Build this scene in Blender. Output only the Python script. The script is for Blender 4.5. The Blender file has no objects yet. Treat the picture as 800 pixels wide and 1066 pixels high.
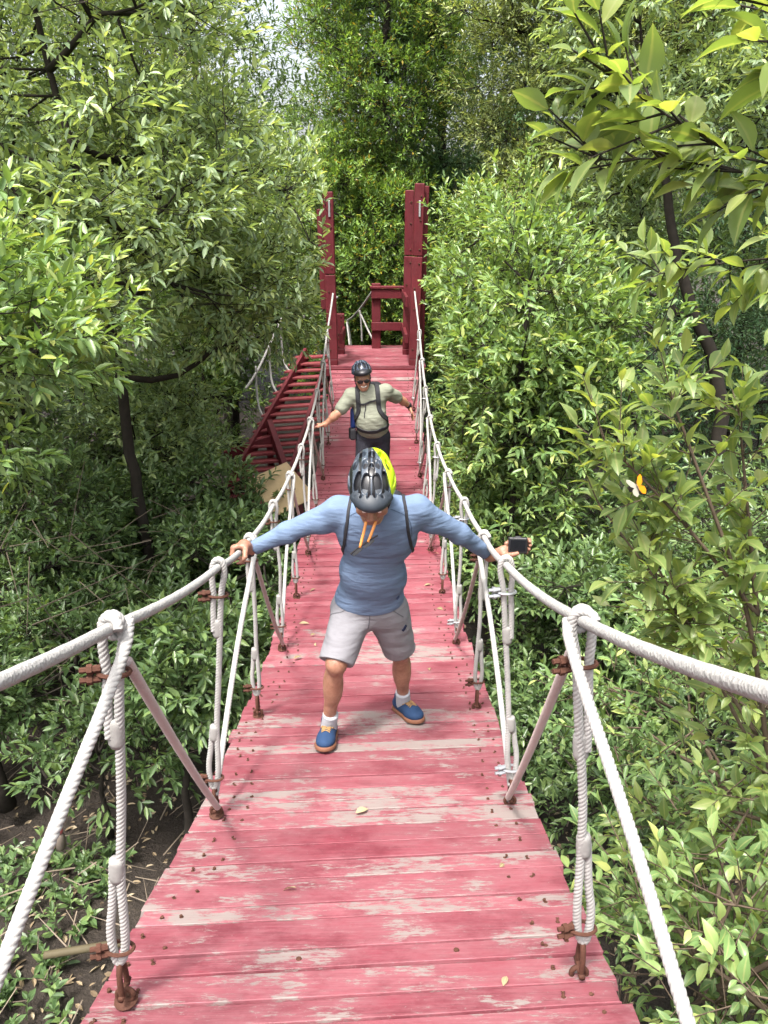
import bpy, math, random
import numpy as np
from mathutils import Vector, Matrix

# ------------------------------------------------------------------ camera, light, exposure
scene = bpy.context.scene
COL = scene.collection
CAMZ = 5.3
cam_d = bpy.data.cameras.new('camera'); cam = bpy.data.objects.new('camera', cam_d); COL.objects.link(cam)
cam.location = (0, 0, CAMZ); cam.rotation_euler = (math.radians(70), 0, 0)
cam_d.sensor_fit = 'HORIZONTAL'; cam_d.sensor_width = 36; cam_d.lens = 36; cam_d.clip_start = 0.05; cam_d.clip_end = 400
scene.camera = cam
SUN_DIR = Vector((-0.20, -0.38, 1.0)).normalized()          # towards the sun
world = bpy.data.worlds.new('World'); scene.world = world; world.use_nodes = True
wn = world.node_tree.nodes; wl = world.node_tree.links
sky = wn.new('ShaderNodeTexSky'); sky.sky_type = 'NISHITA'; sky.sun_disc = False
sky.sun_elevation = math.asin(SUN_DIR.z); sky.sun_rotation = math.atan2(SUN_DIR.x, SUN_DIR.y)
sky.air_density = 1.2; sky.dust_density = 8.0; sky.ozone_density = 0.4
wn['Background'].inputs['Strength'].default_value = 0.15
hz = wn.new('ShaderNodeHueSaturation'); hz.inputs['Saturation'].default_value = .45; hz.inputs['Value'].default_value = 1.2   # milky tropical haze
wl.new(sky.outputs[0], hz.inputs['Color']); wl.new(hz.outputs[0], wn['Background'].inputs[0])
sun_d = bpy.data.lights.new('sun', 'SUN'); sun = bpy.data.objects.new('sun', sun_d); COL.objects.link(sun)
sun_d.energy = 2.45; sun_d.angle = math.radians(6.5); sun_d.color = (1.0, 0.96, 0.9)
sun.rotation_euler = SUN_DIR.to_track_quat('Z', 'Y').to_euler(); sun.location = (0, 0, 30)
scene.view_settings.view_transform = 'Standard'; scene.view_settings.look = 'None'
scene.view_settings.exposure = 1.45; scene.view_settings.gamma = 1.0
scene.render.engine = 'CYCLES'
cy = scene.cycles
cy.max_bounces = 6; cy.diffuse_bounces = 3; cy.glossy_bounces = 2; cy.transmission_bounces = 4; cy.transparent_max_bounces = 4
cy.sample_clamp_indirect = 6; cy.use_denoising = True
cy.use_adaptive_sampling = True; cy.adaptive_threshold = 0.02

# ------------------------------------------------------------------ helpers
def rng(seed): return np.random.default_rng(seed)
def nv(v):
    v = np.asarray(v, float); return v / np.maximum(np.linalg.norm(v, axis=-1, keepdims=True), 1e-9)
def deck_z(y): return CAMZ - 3.0 + 0.029 * (y - 7.5) ** 2
def deck_x(y): return float(np.interp(y, [-1, 2, 4.5, 7.5, 13], [-.07, -.075, -.095, -.15, -.165]))

def tag(o, label=None, cat=None, group=None, kind=None):
    if label: o['label'] = label
    if cat: o['category'] = cat
    if group: o['group'] = group
    if kind: o['kind'] = kind
    return o
def empty(name, loc, label, cat, group=None):
    o = bpy.data.objects.new(name, None); o.location = loc; o.empty_display_size = .2; COL.objects.link(o)
    return tag(o, label, cat, group)

class MB:
    """collects vertices and faces; build() links them as ONE mesh object"""
    def __init__(s): s.v = []; s.f = {}; s.n = 0; s.mi = 0; s.m = {}; s.att = {}
    def add(s, V, F):
        V = np.asarray(V, np.float32).reshape(-1, 3); F = np.asarray(F, np.int64)
        if len(V) == 0: return s
        return s.add2(V, [F])
    def add2(s, V, Fs):
        V = np.asarray(V, np.float32).reshape(-1, 3); s.v.append(V)
        for F in Fs:
            F = np.asarray(F, np.int64); s.f.setdefault(F.shape[1], []).append(F + s.n); s.m.setdefault(F.shape[1], []).append(np.full(len(F), s.mi))
        s.n += len(V); return s
    def build(s, name, mat, parent=None, smooth=False):
        me = bpy.data.meshes.new(name)
        V = np.concatenate(s.v) if s.v else np.zeros((0, 3), np.float32)
        loops = []; tot = []
        for k in s.f:
            F = np.concatenate(s.f[k]); loops.append(F.ravel()); tot.append(np.full(len(F), k))
        L = np.concatenate(loops).astype(np.int32); T = np.concatenate(tot).astype(np.int32)
        st = np.concatenate([[0], np.cumsum(T)[:-1]]).astype(np.int32)
        o = bpy.data.objects.new(name, me); COL.objects.link(o)
        if parent is not None:
            o.parent = parent
            b = np.array(parent_world(parent), np.float32); V = V - b
        me.vertices.add(len(V)); me.vertices.foreach_set('co', V.ravel().astype(np.float32))
        me.loops.add(len(L)); me.loops.foreach_set('vertex_index', L)
        me.polygons.add(len(T)); me.polygons.foreach_set('loop_start', st)
        me.polygons.foreach_set('use_smooth', np.full(len(T), bool(smooth)))
        me.update(calc_edges=True)
        if s.att:
            A = np.zeros(len(V), np.float32)
            for k, v in s.att.items(): A[k:k + len(v)] = v
            me.attributes.new('rib', 'FLOAT', 'POINT').data.foreach_set('value', A)
        for q in (mat if isinstance(mat, (list, tuple)) else [mat]):
            if q: me.materials.append(q)
        if isinstance(mat, (list, tuple)): me.polygons.foreach_set('material_index', np.concatenate([np.concatenate(s.m[k]) for k in s.f]).astype(np.int32))
        return o
def parent_world(p):
    v = Vector((0, 0, 0))
    while p is not None: v += p.location; p = p.parent
    return v

def tube(path, rad, sides=8, cap=True, prof=None, twist=None):
    """swept tube; prof(theta array, s) -> radius multiplier"""
    P = np.asarray(path, float); n = len(P); rad = np.broadcast_to(np.asarray(rad, float), (n,))
    T = np.gradient(P, axis=0); T = nv(T)
    N = np.zeros((n, 3)); a = np.array([1., 0, 0]) if abs(T[0][0]) < .8 else np.array([0, 1., 0])
    N[0] = nv(a - T[0] * a.dot(T[0]))
    for i in range(1, n):
        v = N[i-1] - T[i] * N[i-1].dot(T[i]); N[i] = nv(v)
    B = np.cross(T, N)
    th = np.linspace(0, 2 * np.pi, sides, endpoint=False)
    seg = np.concatenate([[0], np.cumsum(np.linalg.norm(np.diff(P, axis=0), axis=1))])
    R = rad[:, None] * np.ones((1, sides))
    if prof is not None: R = R * prof(th[None, :], seg[:, None])
    V = P[:, None] + R[..., None] * (np.cos(th)[None, :, None] * N[:, None] + np.sin(th)[None, :, None] * B[:, None])
    i = np.arange(n - 1)[:, None] * sides; j = np.arange(sides)[None]; j2 = (j + 1) % sides
    Q = np.stack([i + j, i + j2, i + sides + j2, i + sides + j], -1).reshape(-1, 4)
    V = V.reshape(-1, 3); Fs = [Q]
    if cap:
        V = np.concatenate([V, P[:1], P[-1:]]); c0 = n * sides; jj = np.arange(sides); k = (jj + 1) % sides
        Fs.append(np.concatenate([np.stack([np.full(sides, c0), k, jj], -1), np.stack([np.full(sides, c0 + 1), (n-1)*sides + jj, (n-1)*sides + k], -1)]))
    return V, Fs
def resample(path, step):
    P = np.asarray(path, float); s = np.concatenate([[0], np.cumsum(np.linalg.norm(np.diff(P, axis=0), axis=1))])
    n = max(3, int(s[-1] / step) + 1); t = np.linspace(0, s[-1], n)
    return np.stack([np.interp(t, s, P[:, k]) for k in range(3)], -1)
def smooth_path(path, step, it=2):
    P = np.asarray(path, float)
    for _ in range(it):
        Q = [P[0]]
        for a, b in zip(P[:-1], P[1:]): Q += [a * .75 + b * .25, a * .25 + b * .75]
        P = np.array(Q + [P[-1]])
    return resample(P, step)
def strand_prof(pitch, k=4):
    def f(th, s):
        a = ((th - 2 * np.pi * s / pitch) * k / (2 * np.pi)) % 1.0 - .5          # 0 on the back of a strand, +-.5 in the groove between two
        g = .5 - np.abs(a)
        return 1.02 - .05 * (2 * a) ** 2 - .15 * np.exp(-(g / .13) ** 2)
    return f
def rope(mb, path, r, step=.007, sides=18, it=2):
    P = smooth_path(path, step, it); V, F = tube(P, r, sides, True, strand_prof(r * 4.4)); mb.add2(V, F)
def box(mb, c, size, R=None, bevel=0.0):
    c = np.asarray(c, float); h = np.asarray(size, float) / 2
    b = min(bevel, h.min() * .9)
    if b <= 0:
        V = np.array([[x, y, z] for x in (-1, 1) for y in (-1, 1) for z in (-1, 1)], float) * h
        F = [[0, 1, 3, 2], [4, 6, 7, 5], [0, 4, 5, 1], [2, 3, 7, 6], [0, 2, 6, 4], [1, 5, 7, 3]]
        Fs = [np.array(F)]
    else:
        V = []; idx = {}
        for x in (0, 1):
            for y in (0, 1):
                for z in (0, 1):
                    s = np.array([x, y, z]) * 2 - 1
                    for ax in range(3):
                        p = s * (h - b); p[ax] = s[ax] * h[ax]; idx[(x, y, z, ax)] = len(V); V.append(p)
        V = np.array(V); Q = []; T = []
        for ax in range(3):
            u, v = (ax + 1) % 3, (ax + 2) % 3
            for s in (0, 1):
                q = []
                for a, bb in ((0, 0), (1, 0), (1, 1), (0, 1)):
                    k = [0, 0, 0]; k[ax] = s; k[u] = a; k[v] = bb; q.append(idx[(*k, ax)])
                Q.append(q if s else q[::-1])
            for a in (0, 1):
                for bb in (0, 1):
                    k0 = [0, 0, 0]; k0[u] = a; k0[v] = bb; k1 = list(k0); k1[ax] = 1
                    q = [idx[(*k0, u)], idx[(*k1, u)], idx[(*k1, v)], idx[(*k0, v)]]
                    Q.append(q if a != bb else q[::-1])
        for x in (0, 1):
            for y in (0, 1):
                for z in (0, 1):
                    t = [idx[(x, y, z, 0)], idx[(x, y, z, 1)], idx[(x, y, z, 2)]]
                    T.append(t if (x + y + z) % 2 else t[::-1])
        Fs = [np.array(Q), np.array(T)]
    if R is not None: V = V @ np.asarray(R, float).T
    mb.add2(V + c, Fs); return mb
def frame_from(d, up=(0, 0, 1)):
    d = nv(d); x = np.cross(d, up); x = nv(x); z = np.cross(x, d); return np.stack([x, d, z], 1)   # columns: side, along, up
def beam(mb, a, b, w, h, bevel=.004, up=(0, 0, 1)):
    a = np.asarray(a, float); b = np.asarray(b, float); L = np.linalg.norm(b - a)
    return box(mb, (a + b) / 2, (w, L, h), frame_from(b - a, up), bevel)
def rot_z(a): c, s = math.cos(a), math.sin(a); return np.array([[c, -s, 0], [s, c, 0], [0, 0, 1.]])

# ------------------------------------------------------------------ materials
class NT:
    def __init__(s, name):
        s.m = bpy.data.materials.new(name); s.m.use_nodes = True; s.t = s.m.node_tree; s.n = s.t.nodes
        s.p = s.n['Principled BSDF']; s.out = s.n['Material Output']
    def add(s, typ, **kw):
        nd = s.n.new(typ)
        for k, v in kw.items(): setattr(nd, k, v)
        return nd
    def link(s, a, b): s.t.links.new(a, b)
    def coord(s, scale=(1, 1, 1), src='Object'):
        tc = s.add('ShaderNodeTexCoord'); mp = s.add('ShaderNodeMapping'); mp.inputs['Scale'].default_value = scale
        s.link(tc.outputs[src], mp.inputs[0]); return mp.outputs[0]
    def noise(s, vec, scale, detail=4, rough=.6):
        n = s.add('ShaderNodeTexNoise'); n.inputs['Scale'].default_value = scale; n.inputs['Detail'].default_value = detail
        n.inputs['Roughness'].default_value = rough; s.link(vec, n.inputs['Vector']); return n.outputs[0]
    def ramp(s, fac, stops, interp='LINEAR'):
        r = s.add('ShaderNodeValToRGB'); e = r.color_ramp.elements; r.color_ramp.interpolation = interp
        while len(e) < len(stops): e.new(.5)
        for el, (p, c) in zip(e, stops): el.position = p; el.color = (*c, 1) if len(c) == 3 else c
        s.link(fac, r.inputs[0]); return r.outputs[0]
    def mix(s, fac, a, b, blend='MIX'):
        m = s.add('ShaderNodeMix', data_type='RGBA', blend_type=blend)
        for sock, v in ((m.inputs[0], fac), (m.inputs[6], a), (m.inputs[7], b)):
            if hasattr(v, 'is_linked'): s.link(v, sock)
            elif isinstance(v, (int, float)): sock.default_value = v
            else: sock.default_value = (*v, 1)
        return m.outputs[2]
    def math(s, op, a, b=0.0):
        m = s.add('ShaderNodeMath', operation=op)
        for sock, v in ((m.inputs[0], a), (m.inputs[1], b)):
            if hasattr(v, 'is_linked'): s.link(v, sock)
            else: sock.default_value = v
        return m.outputs[0]
    def bump(s, h, strength=.3, dist=.01):
        b = s.add('ShaderNodeBump'); b.inputs['Strength'].default_value = strength; b.inputs['Distance'].default_value = dist
        s.link(h, b.inputs['Height']); s.link(b.outputs[0], s.p.inputs['Normal'])
    def set(s, color=None, rough=.6, spec=.3, metal=0.):
        if color is not None:
            if hasattr(color, 'is_linked'): s.link(color, s.p.inputs['Base Color'])
            else: s.p.inputs['Base Color'].default_value = (*color, 1)
        s.p.inputs['Roughness'].default_value = rough; s.p.inputs['Specular IOR Level'].default_value = spec
        s.p.inputs['Metallic'].default_value = metal; return s.m

def plain(name, color, rough=.6, spec=.3, metal=0., var=.15, scale=30, bump=0.0):
    t = NT(name); v = t.coord(); n = t.noise(v, scale)
    c = t.mix(n, tuple(x * (1 - var) for x in color), tuple(min(1, x * (1 + var)) for x in color))
    if bump: t.bump(n, bump, .004)
    return t.set(c, rough, spec, metal)

def leaf_mat(name, stops, back, trans=.42, rough=.36, tint=(1.35, 1.3, .5), spec=.5):
    t = NT(name); g = t.add('ShaderNodeNewGeometry')
    c = t.ramp(g.outputs['Random Per Island'], stops)
    at = t.add('ShaderNodeAttribute', attribute_name='rib')        # pale midrib of the larger leaves
    vein = t.ramp(at.outputs['Fac'], [(.80, (0, 0, 0)), (.95, (.55, .55, .55))]); c = t.mix(vein, c, (.36, .38, .16))
    cb = t.mix(.6, c, back); col = t.mix(g.outputs['Backfacing'], c, cb)
    t.set(col, rough, spec)
    tr = t.add('ShaderNodeBsdfTranslucent'); t.link(t.mix(1.0, c, tint, 'MULTIPLY'), tr.inputs[0])
    ms = t.add('ShaderNodeMixShader'); ms.inputs[0].default_value = trans
    t.link(t.p.outputs[0], ms.inputs[1]); t.link(tr.outputs[0], ms.inputs[2]); t.link(ms.outputs[0], t.out.inputs[0])
    return t.m
M = {}
M['leaf_grey'] = leaf_mat('leaf_grey_green', [(0, (0.162, 0.234, 0.127)), (.5, (0.239, 0.330, 0.179)), (.85, (0.332, 0.429, 0.221)), (1, (0.500, 0.588, 0.276))], (.20, .25, .14), .42)
M['leaf_lime'] = leaf_mat('leaf_bright_green', [(0, (0.106, 0.184, 0.068)), (.5, (0.173, 0.277, 0.097)), (.9, (0.258, 0.360, 0.125)), (1, (0.417, 0.452, 0.149))], (.14, .20, .08), .4)
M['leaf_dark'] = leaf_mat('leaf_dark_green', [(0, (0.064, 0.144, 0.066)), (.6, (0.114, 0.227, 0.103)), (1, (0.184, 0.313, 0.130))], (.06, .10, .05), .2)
M['leaf_yellow'] = leaf_mat('leaf_yellow_flecked', [(0, (0.089, 0.169, 0.047)), (.5, (0.151, 0.268, 0.060)), (.93, (0.249, 0.360, 0.081)), (.96, (0.395, 0.306, 0.035)), (1, (0.395, 0.255, 0.035))], (.12, .16, .06), .35)
M['leaf_olive'] = leaf_mat('leaf_olive', [(0, (0.158, 0.217, 0.092)), (.5, (0.253, 0.316, 0.125)), (1, (0.388, 0.435, 0.174))], (.15, .18, .09), .35)
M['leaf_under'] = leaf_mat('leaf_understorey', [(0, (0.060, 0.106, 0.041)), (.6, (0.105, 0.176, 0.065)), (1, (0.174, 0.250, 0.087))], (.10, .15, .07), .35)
M['leaf_near'] = leaf_mat('leaf_pale_fleshy', [(0, (0.132, 0.201, 0.064)), (.5, (0.185, 0.263, 0.084)), (.9, (0.243, 0.314, 0.098)), (1, (0.307, 0.351, 0.102))], (.22, .27, .14), .55, .38)
M['bark'] = plain('bark', (.028, .024, .020), .9, .1, var=.5, scale=14, bump=.6)
M['twig'] = plain('twig_bark', (.10, .075, .055), .9, .1, var=.4, scale=20)
M['deadwood'] = plain('dead_twigs', (.16, .13, .10), .9, .1, var=.4, scale=8)
M['rope'] = plain('white_rope', (.285, .279, .27), .9, .1, var=.22, scale=26, bump=.6)
M['rust'] = plain('rusty_iron', (.062, .026, .017), .8, .2, var=.5, scale=80, bump=.5)
M['steel'] = plain('galvanised_steel', (.42, .43, .45), .4, .5, .8, var=.2, scale=60)
M['tape'] = plain('rope_whipping', (.225, .219, .21), .8, .2, var=.12, scale=90, bump=.4)
# rail sheath: fuzzy braided cover
t = NT('rail_sheath'); v = t.coord(); vo = t.add('ShaderNodeTexVoronoi'); vo.inputs['Scale'].default_value = 130; t.link(v, vo.inputs[0])
n = t.noise(v, 220, 2); n2 = t.noise(v, 7, 4)
c = t.mix(n2, (.25, .243, .234), (.33, .322, .312)); c = t.mix(t.ramp(n, [(.60, (0, 0, 0)), (.72, (1, 1, 1))]), c, (.14, .13, .125))
t.bump(vo.outputs[0], .45, .004); M['rail'] = t.set(c, .9, .1)
# thin cord: close-wound, pink light bounced off the deck put into its colour
t = NT('thin_cord'); v = t.coord(); n2 = t.noise(v, 9, 4); n = t.noise(v, 150, 2)
c = t.mix(n2, (.31, .245, .23), (.42, .345, .33)); c = t.mix(t.ramp(n, [(.62, (0, 0, 0)), (.75, (1, 1, 1))]), c, (.36, .30, .30)); t.bump(n, .6, .004); M['cord'] = t.set(c, .9, .1)

def paint(name, red, worn, lo, hi, along='X', fd=.10):
    """faded red paint, worn through to pale timber; each board wears differently"""
    t = NT(name); g = t.add('ShaderNodeNewGeometry'); tc = t.add('ShaderNodeTexCoord')
    off = t.add('ShaderNodeVectorMath', operation='SCALE'); off.inputs[0].default_value = (7.3, 19.1, 3.7); t.link(g.outputs['Random Per Island'], off.inputs['Scale'])
    ad = t.add('ShaderNodeVectorMath', operation='ADD'); t.link(tc.outputs['Object'], ad.inputs[0]); t.link(off.outputs[0], ad.inputs[1])
    def mapped(sc):
        mp = t.add('ShaderNodeMapping'); mp.inputs['Scale'].default_value = sc; t.link(ad.outputs[0], mp.inputs[0]); return mp.outputs[0]
    st = (1.5, 5, 5) if along == 'X' else (5, 5, 1)
    big = t.noise(mapped(st), 2.4, 7, .68); fine = t.noise(mapped((st[0]*1.6, st[1]*2.2, st[2]*2.2)), 8, 7, .78)
    wide = t.noise(tc.outputs['Object'], .9, 3, .5)
    patch = t.noise(tc.outputs['Object'], 4.2, 7, .66)
    w = t.math('ADD', t.math('MULTIPLY', big, .40), t.math('MULTIPLY', fine, .34)); w = t.math('ADD', w, t.math('MULTIPLY', patch, .30))
    w = t.math('ADD', w, t.math('MULTIPLY', wide, .14))
    w = t.math('ADD', w, t.math('MULTIPLY', t.math('SUBTRACT', g.outputs['Random Per Island'], .5), .12))
    if 'deck' in name:
        sp = t.add('ShaderNodeSeparateXYZ'); t.link(tc.outputs['Object'], sp.inputs[0])     # trodden most near the entrance
        w = t.math('ADD', w, t.math('MULTIPLY', t.ramp(t.math('MULTIPLY', t.math('ADD', sp.outputs[1], 7.0), .1), [(.06, (.45, .45, .45)), (.20, (1, 1, 1)), (.36, (1, 1, 1)), (.58, (0, 0, 0))]), .060))
    mask = t.ramp(w, [(lo, (0, 0, 0)), (hi, (1, 1, 1))])
    fade = t.ramp(w, [(lo - .22, (0, 0, 0)), (lo + .02, (1, 1, 1))])
    base = t.mix(fade, red, tuple(min(1, a * .8 + b) for a, b in zip(red, (fd * 1.05, fd, fd))))
    shade = t.mix(g.outputs['Random Per Island'], (.80, .80, .80), (1.12, 1.12, 1.12)); base = t.mix(1.0, base, shade, 'MULTIPLY')
    stain = t.noise(mapped((1, 1.6, 1)), 3.2, 6, .7); base = t.mix(t.ramp(stain, [(.48, (0, 0, 0)), (.66, (.75, .75, .75))]), base, tuple(x * .55 for x in red))
    grain = t.noise(mapped((1.5, 70, 70) if along == 'X' else (70, 70, 1.5)), 2.2, 4, .75); spk = t.noise(tc.outputs['Object'], 55, 4, .8)
    base = t.mix(1.0, base, t.ramp(grain, [(.25, (.72, .70, .70)), (.55, (1, 1, 1)), (.8, (1.16, 1.18, 1.18))]), 'MULTIPLY')
    base = t.mix(t.ramp(spk, [(.62, (0, 0, 0)), (.70, (.6, .6, .6))]), base, tuple(x * .8 for x in worn))
    wood = t.mix(grain, tuple(x * .62 for x in worn), worn)
    c = t.mix(mask, base, wood)
    t.bump(t.math('ADD', t.math('MULTIPLY', grain, .8), t.math('MULTIPLY', mask, -.5)), .3, .003)
    return t.set(c, .62, .25)
M['deck'] = paint('deck_red_paint', (.190, .029, .046), (.228, .186, .176), .672, .706, 'X', .060)
M['timber'] = paint('tower_red_paint', (.115, .009, .016), (.20, .085, .08), .69, .80, 'Z', .012)
M['tread'] = paint('stair_red_paint', (.22, .026, .033), (.30, .22, .20), .66, .78, 'X', .05)
M['ply'] = plain('weathered_plywood', (.46, .34, .20), .8, .15, var=.25, scale=9)
M['greywood'] = plain('grey_timber', (.34, .29, .25), .85, .15, var=.3, scale=12)

# ------------------------------------------------------------------ ground
r = rng(1)
nx, ny = 150, 150
gx = np.sign(np.linspace(-1, 1, nx)) * np.abs(np.linspace(-1, 1, nx)) ** 2.2 * 90
gy = 6 + np.sign(np.linspace(-1, 1, ny)) * np.abs(np.linspace(-1, 1, ny)) ** 2.2 * 110
X, Y = np.meshgrid(gx, gy, indexing='ij')
Z = np.zeros_like(X)
for k in range(14):
    a = r.uniform(0, 6.28); f = r.uniform(.25, 3.0); Z += .10 / (1 + f) * np.sin(f * (X * math.cos(a) + Y * math.sin(a)) + r.uniform(0, 6.28))
Z -= .25 * np.exp(-((X + .1) / 1.2) ** 2)
def ground_z(x, y):
    i = np.clip(np.searchsorted(gx, x), 0, nx - 1); j = np.clip(np.searchsorted(gy, y), 0, ny - 1); return Z[i, j]
i, j = np.meshgrid(np.arange(nx - 1), np.arange(ny - 1), indexing='ij'); a = (i * ny + j).ravel()
t = NT('mangrove_mud'); v = t.coord(); n = t.noise(v, 1.3, 8, .7); n2 = t.noise(v, 22, 5, .7)
c = t.mix(n, (.012, .009, .008), (.045, .035, .027)); c = t.mix(t.ramp(n2, [(.55, (0, 0, 0)), (.75, (.8, .8, .8))]), c, (.075, .058, .042))
t.bump(t.math('ADD', n, t.math('MULTIPLY', n2, .5)), .9, .12); t.set(c, .75, .3)
tag(MB().add(np.stack([X, Y, Z], -1), np.stack([a, a + ny, a + ny + 1, a + 1], -1)).build('ground', t.m, None, True), kind='structure')

# ------------------------------------------------------------------ rope bridge
bridge = empty('rope_bridge', (deck_x(7), 7, deck_z(7)), 'long sagging rope bridge with worn pink red planks and white rope handrails', 'bridge')
SKEW = .06
r = rng(7); mb = MB(); nails = mb; y = -1.2; board_y = []
while y < 12.86:
    w = float(r.choice([.085, .10, .115, .13, .155, .185], p=[.15, .2, .25, .2, .12, .08])); gap = float(r.choice([.008, .012, .019], p=[.5, .35, .15]))
    yc = y + w / 2; yy = max(yc, .3); sl = 2 * .029 * (yy - 7.5); zc = deck_z(yy) + r.normal(0, .0016)
    L = 1.445 + r.normal(0, .008); xc = deck_x(yc) + r.normal(0, .005)
    al = math.atan(sl) + r.normal(0, .006); ro = SKEW + r.normal(0, .0025); ti = r.normal(0, .003)
    R = np.array([[1, 0, 0], [math.tan(ro), 1, 0], [0, 0, 1.]]) @ np.array(Matrix.Rotation(al, 3, 'X')) @ np.array(Matrix.Rotation(ti, 3, 'Y'))
    # board: 12 stations along x with tiny warp, bevelled section
    n = 13; xs = np.linspace(-L / 2, L / 2, n); b = .0018; th = .034
    sec = np.array([[-w/2, -th], [-w/2, -b], [-w/2 + b, 0], [w/2 - b, 0], [w/2, -b], [w/2, -th]])
    V = np.zeros((n, 6, 3)); V[:, :, 0] = xs[:, None]; V[:, :, 1] = sec[None, :, 0]; V[:, :, 2] = sec[None, :, 1]
    edge = np.cumsum(r.normal(0, .0012, (n, 2)), 0); edge -= edge.mean(0); V[:, 0:3, 1] += edge[:, 0][:, None] * .5; V[:, 3:, 1] += edge[:, 1][:, None] * .5
    V[:, :, 2] += (r.normal(0, .0012) * (xs / .7) ** 2)[:, None]; V[0, :, 0] += r.normal(0, .003, 6); V[-1, :, 0] += r.normal(0, .003, 6)
    ii = np.arange(n - 1)[:, None] * 6; jj = np.arange(6)[None]; k = (jj + 1) % 6
    Q = np.stack([ii + jj, ii + k, ii + 6 + k, ii + 6 + jj], -1).reshape(-1, 4)
    mb.add2(V.reshape(-1, 3) @ R.T + np.array([xc, yc, zc]), [Q, np.array([[0, 1, 2, 3, 4, 5], [(n-1)*6 + q for q in (5, 4, 3, 2, 1, 0)]])])
    mb.mi = 1
    if y > .2:
        for sx in (-.60 + .05 * math.sin(yc * 3), .60 + .03 * math.sin(yc * 2)):
            for q in (-.038, .038):
                p = np.array([sx + q + r.normal(0, .006), r.normal(0, w * .12), 0]); d = nv(np.array([r.normal(0, .35), r.normal(0, .35), 1]))
                p0 = R @ p + np.array([xc, yc, zc - .004]); hgt = r.uniform(.006, .016); d = R @ d
                nails.add2(*tube([p0, p0 + d * hgt, p0 + d * hgt, p0 + d * (hgt + .003)], [.0032, .0032, .0062, .0055], 6))
                nails.add2(*tube([p0, p0 + R @ np.array([0, 0, .0055])], [.008, .007], 7))
        if r.random() < .10:
            for q in (-.02, .05):
                p0 = R @ np.array([r.uniform(-.3, .3) + q, 0, 0]) + np.array([xc, yc, zc - .002]); nails.add2(*tube([p0, p0 + R @ np.array([0, 0, .006])], [.010, .008], 7))
    mb.mi = 0; y += (w + gap) * math.cos(al)
mb.build('deck', [M['deck'], M['rust']], bridge)
for sx in (-.5, .5):
    mb = MB(); ys = np.linspace(-.8, 12.9, 60); V, F = tube([(deck_x(q) + sx, q, deck_z(max(q, .3)) - .062) for q in ys], .026, 8); mb.add2(V, F); mb.build('deck_cable', M['steel'], bridge, True)

# hangers
HX = [-1, .45, 1.55, 2.65, 3.7, 4.85, 7.5, 10, 13]; 
RW = [.53, .53, .535, .545, .62, .645, .65, .665, .70]
def rail_pt(y, s):
    w = float(np.interp(y, HX, RW)); yy = max(y, .3)
    H = float(np.interp(y, [0, .8, 1.5, 2.6, 3.7, 4.9, 8, 13], [1.20 if s > 0 else 1.14, 1.20 if s > 0 else 1.14, 1.14, 1.14, 1.08, 1.09, 1.09, 1.20]))
    return np.array([deck_x(y) + s * w + (.01 if s < 0 else 0), y, deck_z(yy) + H])
def anchor_pt(i, s):
    y = 1.55 + 1.1 * (i - 1) + s * .045; return np.array([deck_x(y) + s * (.625 if i < 6 else .61), y, deck_z(max(y, .3))])
RR = .0140
for s in (-1, 1):
    ys = np.concatenate([[-1.0], [1.55 + 1.1 * (i - 1) + s * .045 for i in range(0, 11)], [13.0]])
    if s > 0: end = np.array([.50, 12.98, CAMZ - .90])
    else: end = np.array([-.83, 12.98, CAMZ - .93])
    pts = [rail_pt(q, s) for q in ys[:-1]] + [end]
    # slight sag between the hangers
    P = []
    for a, b in zip(pts[:-1], pts[1:]):
        for f in np.linspace(0, 1, 40, endpoint=False): P.append(a * (1 - f) + b * f - np.array([0, 0, .018 * 4 * f * (1 - f)]))
    P.append(pts[-1]); P = np.array(P)
    V, F = tube(P, RR, 16, True, lambda th, q: 1 + .02 * np.sin(9 * th + 260 * q) + .02 * np.sin(3 * th - 140 * q)); mb = MB().add2(V, F)
    rr = rng(31 + (s > 0))                                       # frayed fibres standing off the sheath
    m = 1500; k = (rr.random(m) ** 2 * 190).astype(int); p = P[k] + (P[np.minimum(k + 1, len(P) - 1)] - P[k]) * rr.random((m, 1))
    d = nv(rr.normal(0, 1, (m, 3))); d[:, 1] *= .3; d = nv(d); q = p + d * (RR + rr.uniform(.0008, .003, (m, 1))); w = nv(np.cross(d, rr.normal(0, 1, (m, 3)))) * .0005
    mb.add(np.stack([p + d * RR * .95 - w, p + d * RR * .95 + w, q], 1), np.arange(m * 3).reshape(-1, 3))
    mb.build('handrail', M['rail'], bridge, True)

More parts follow.
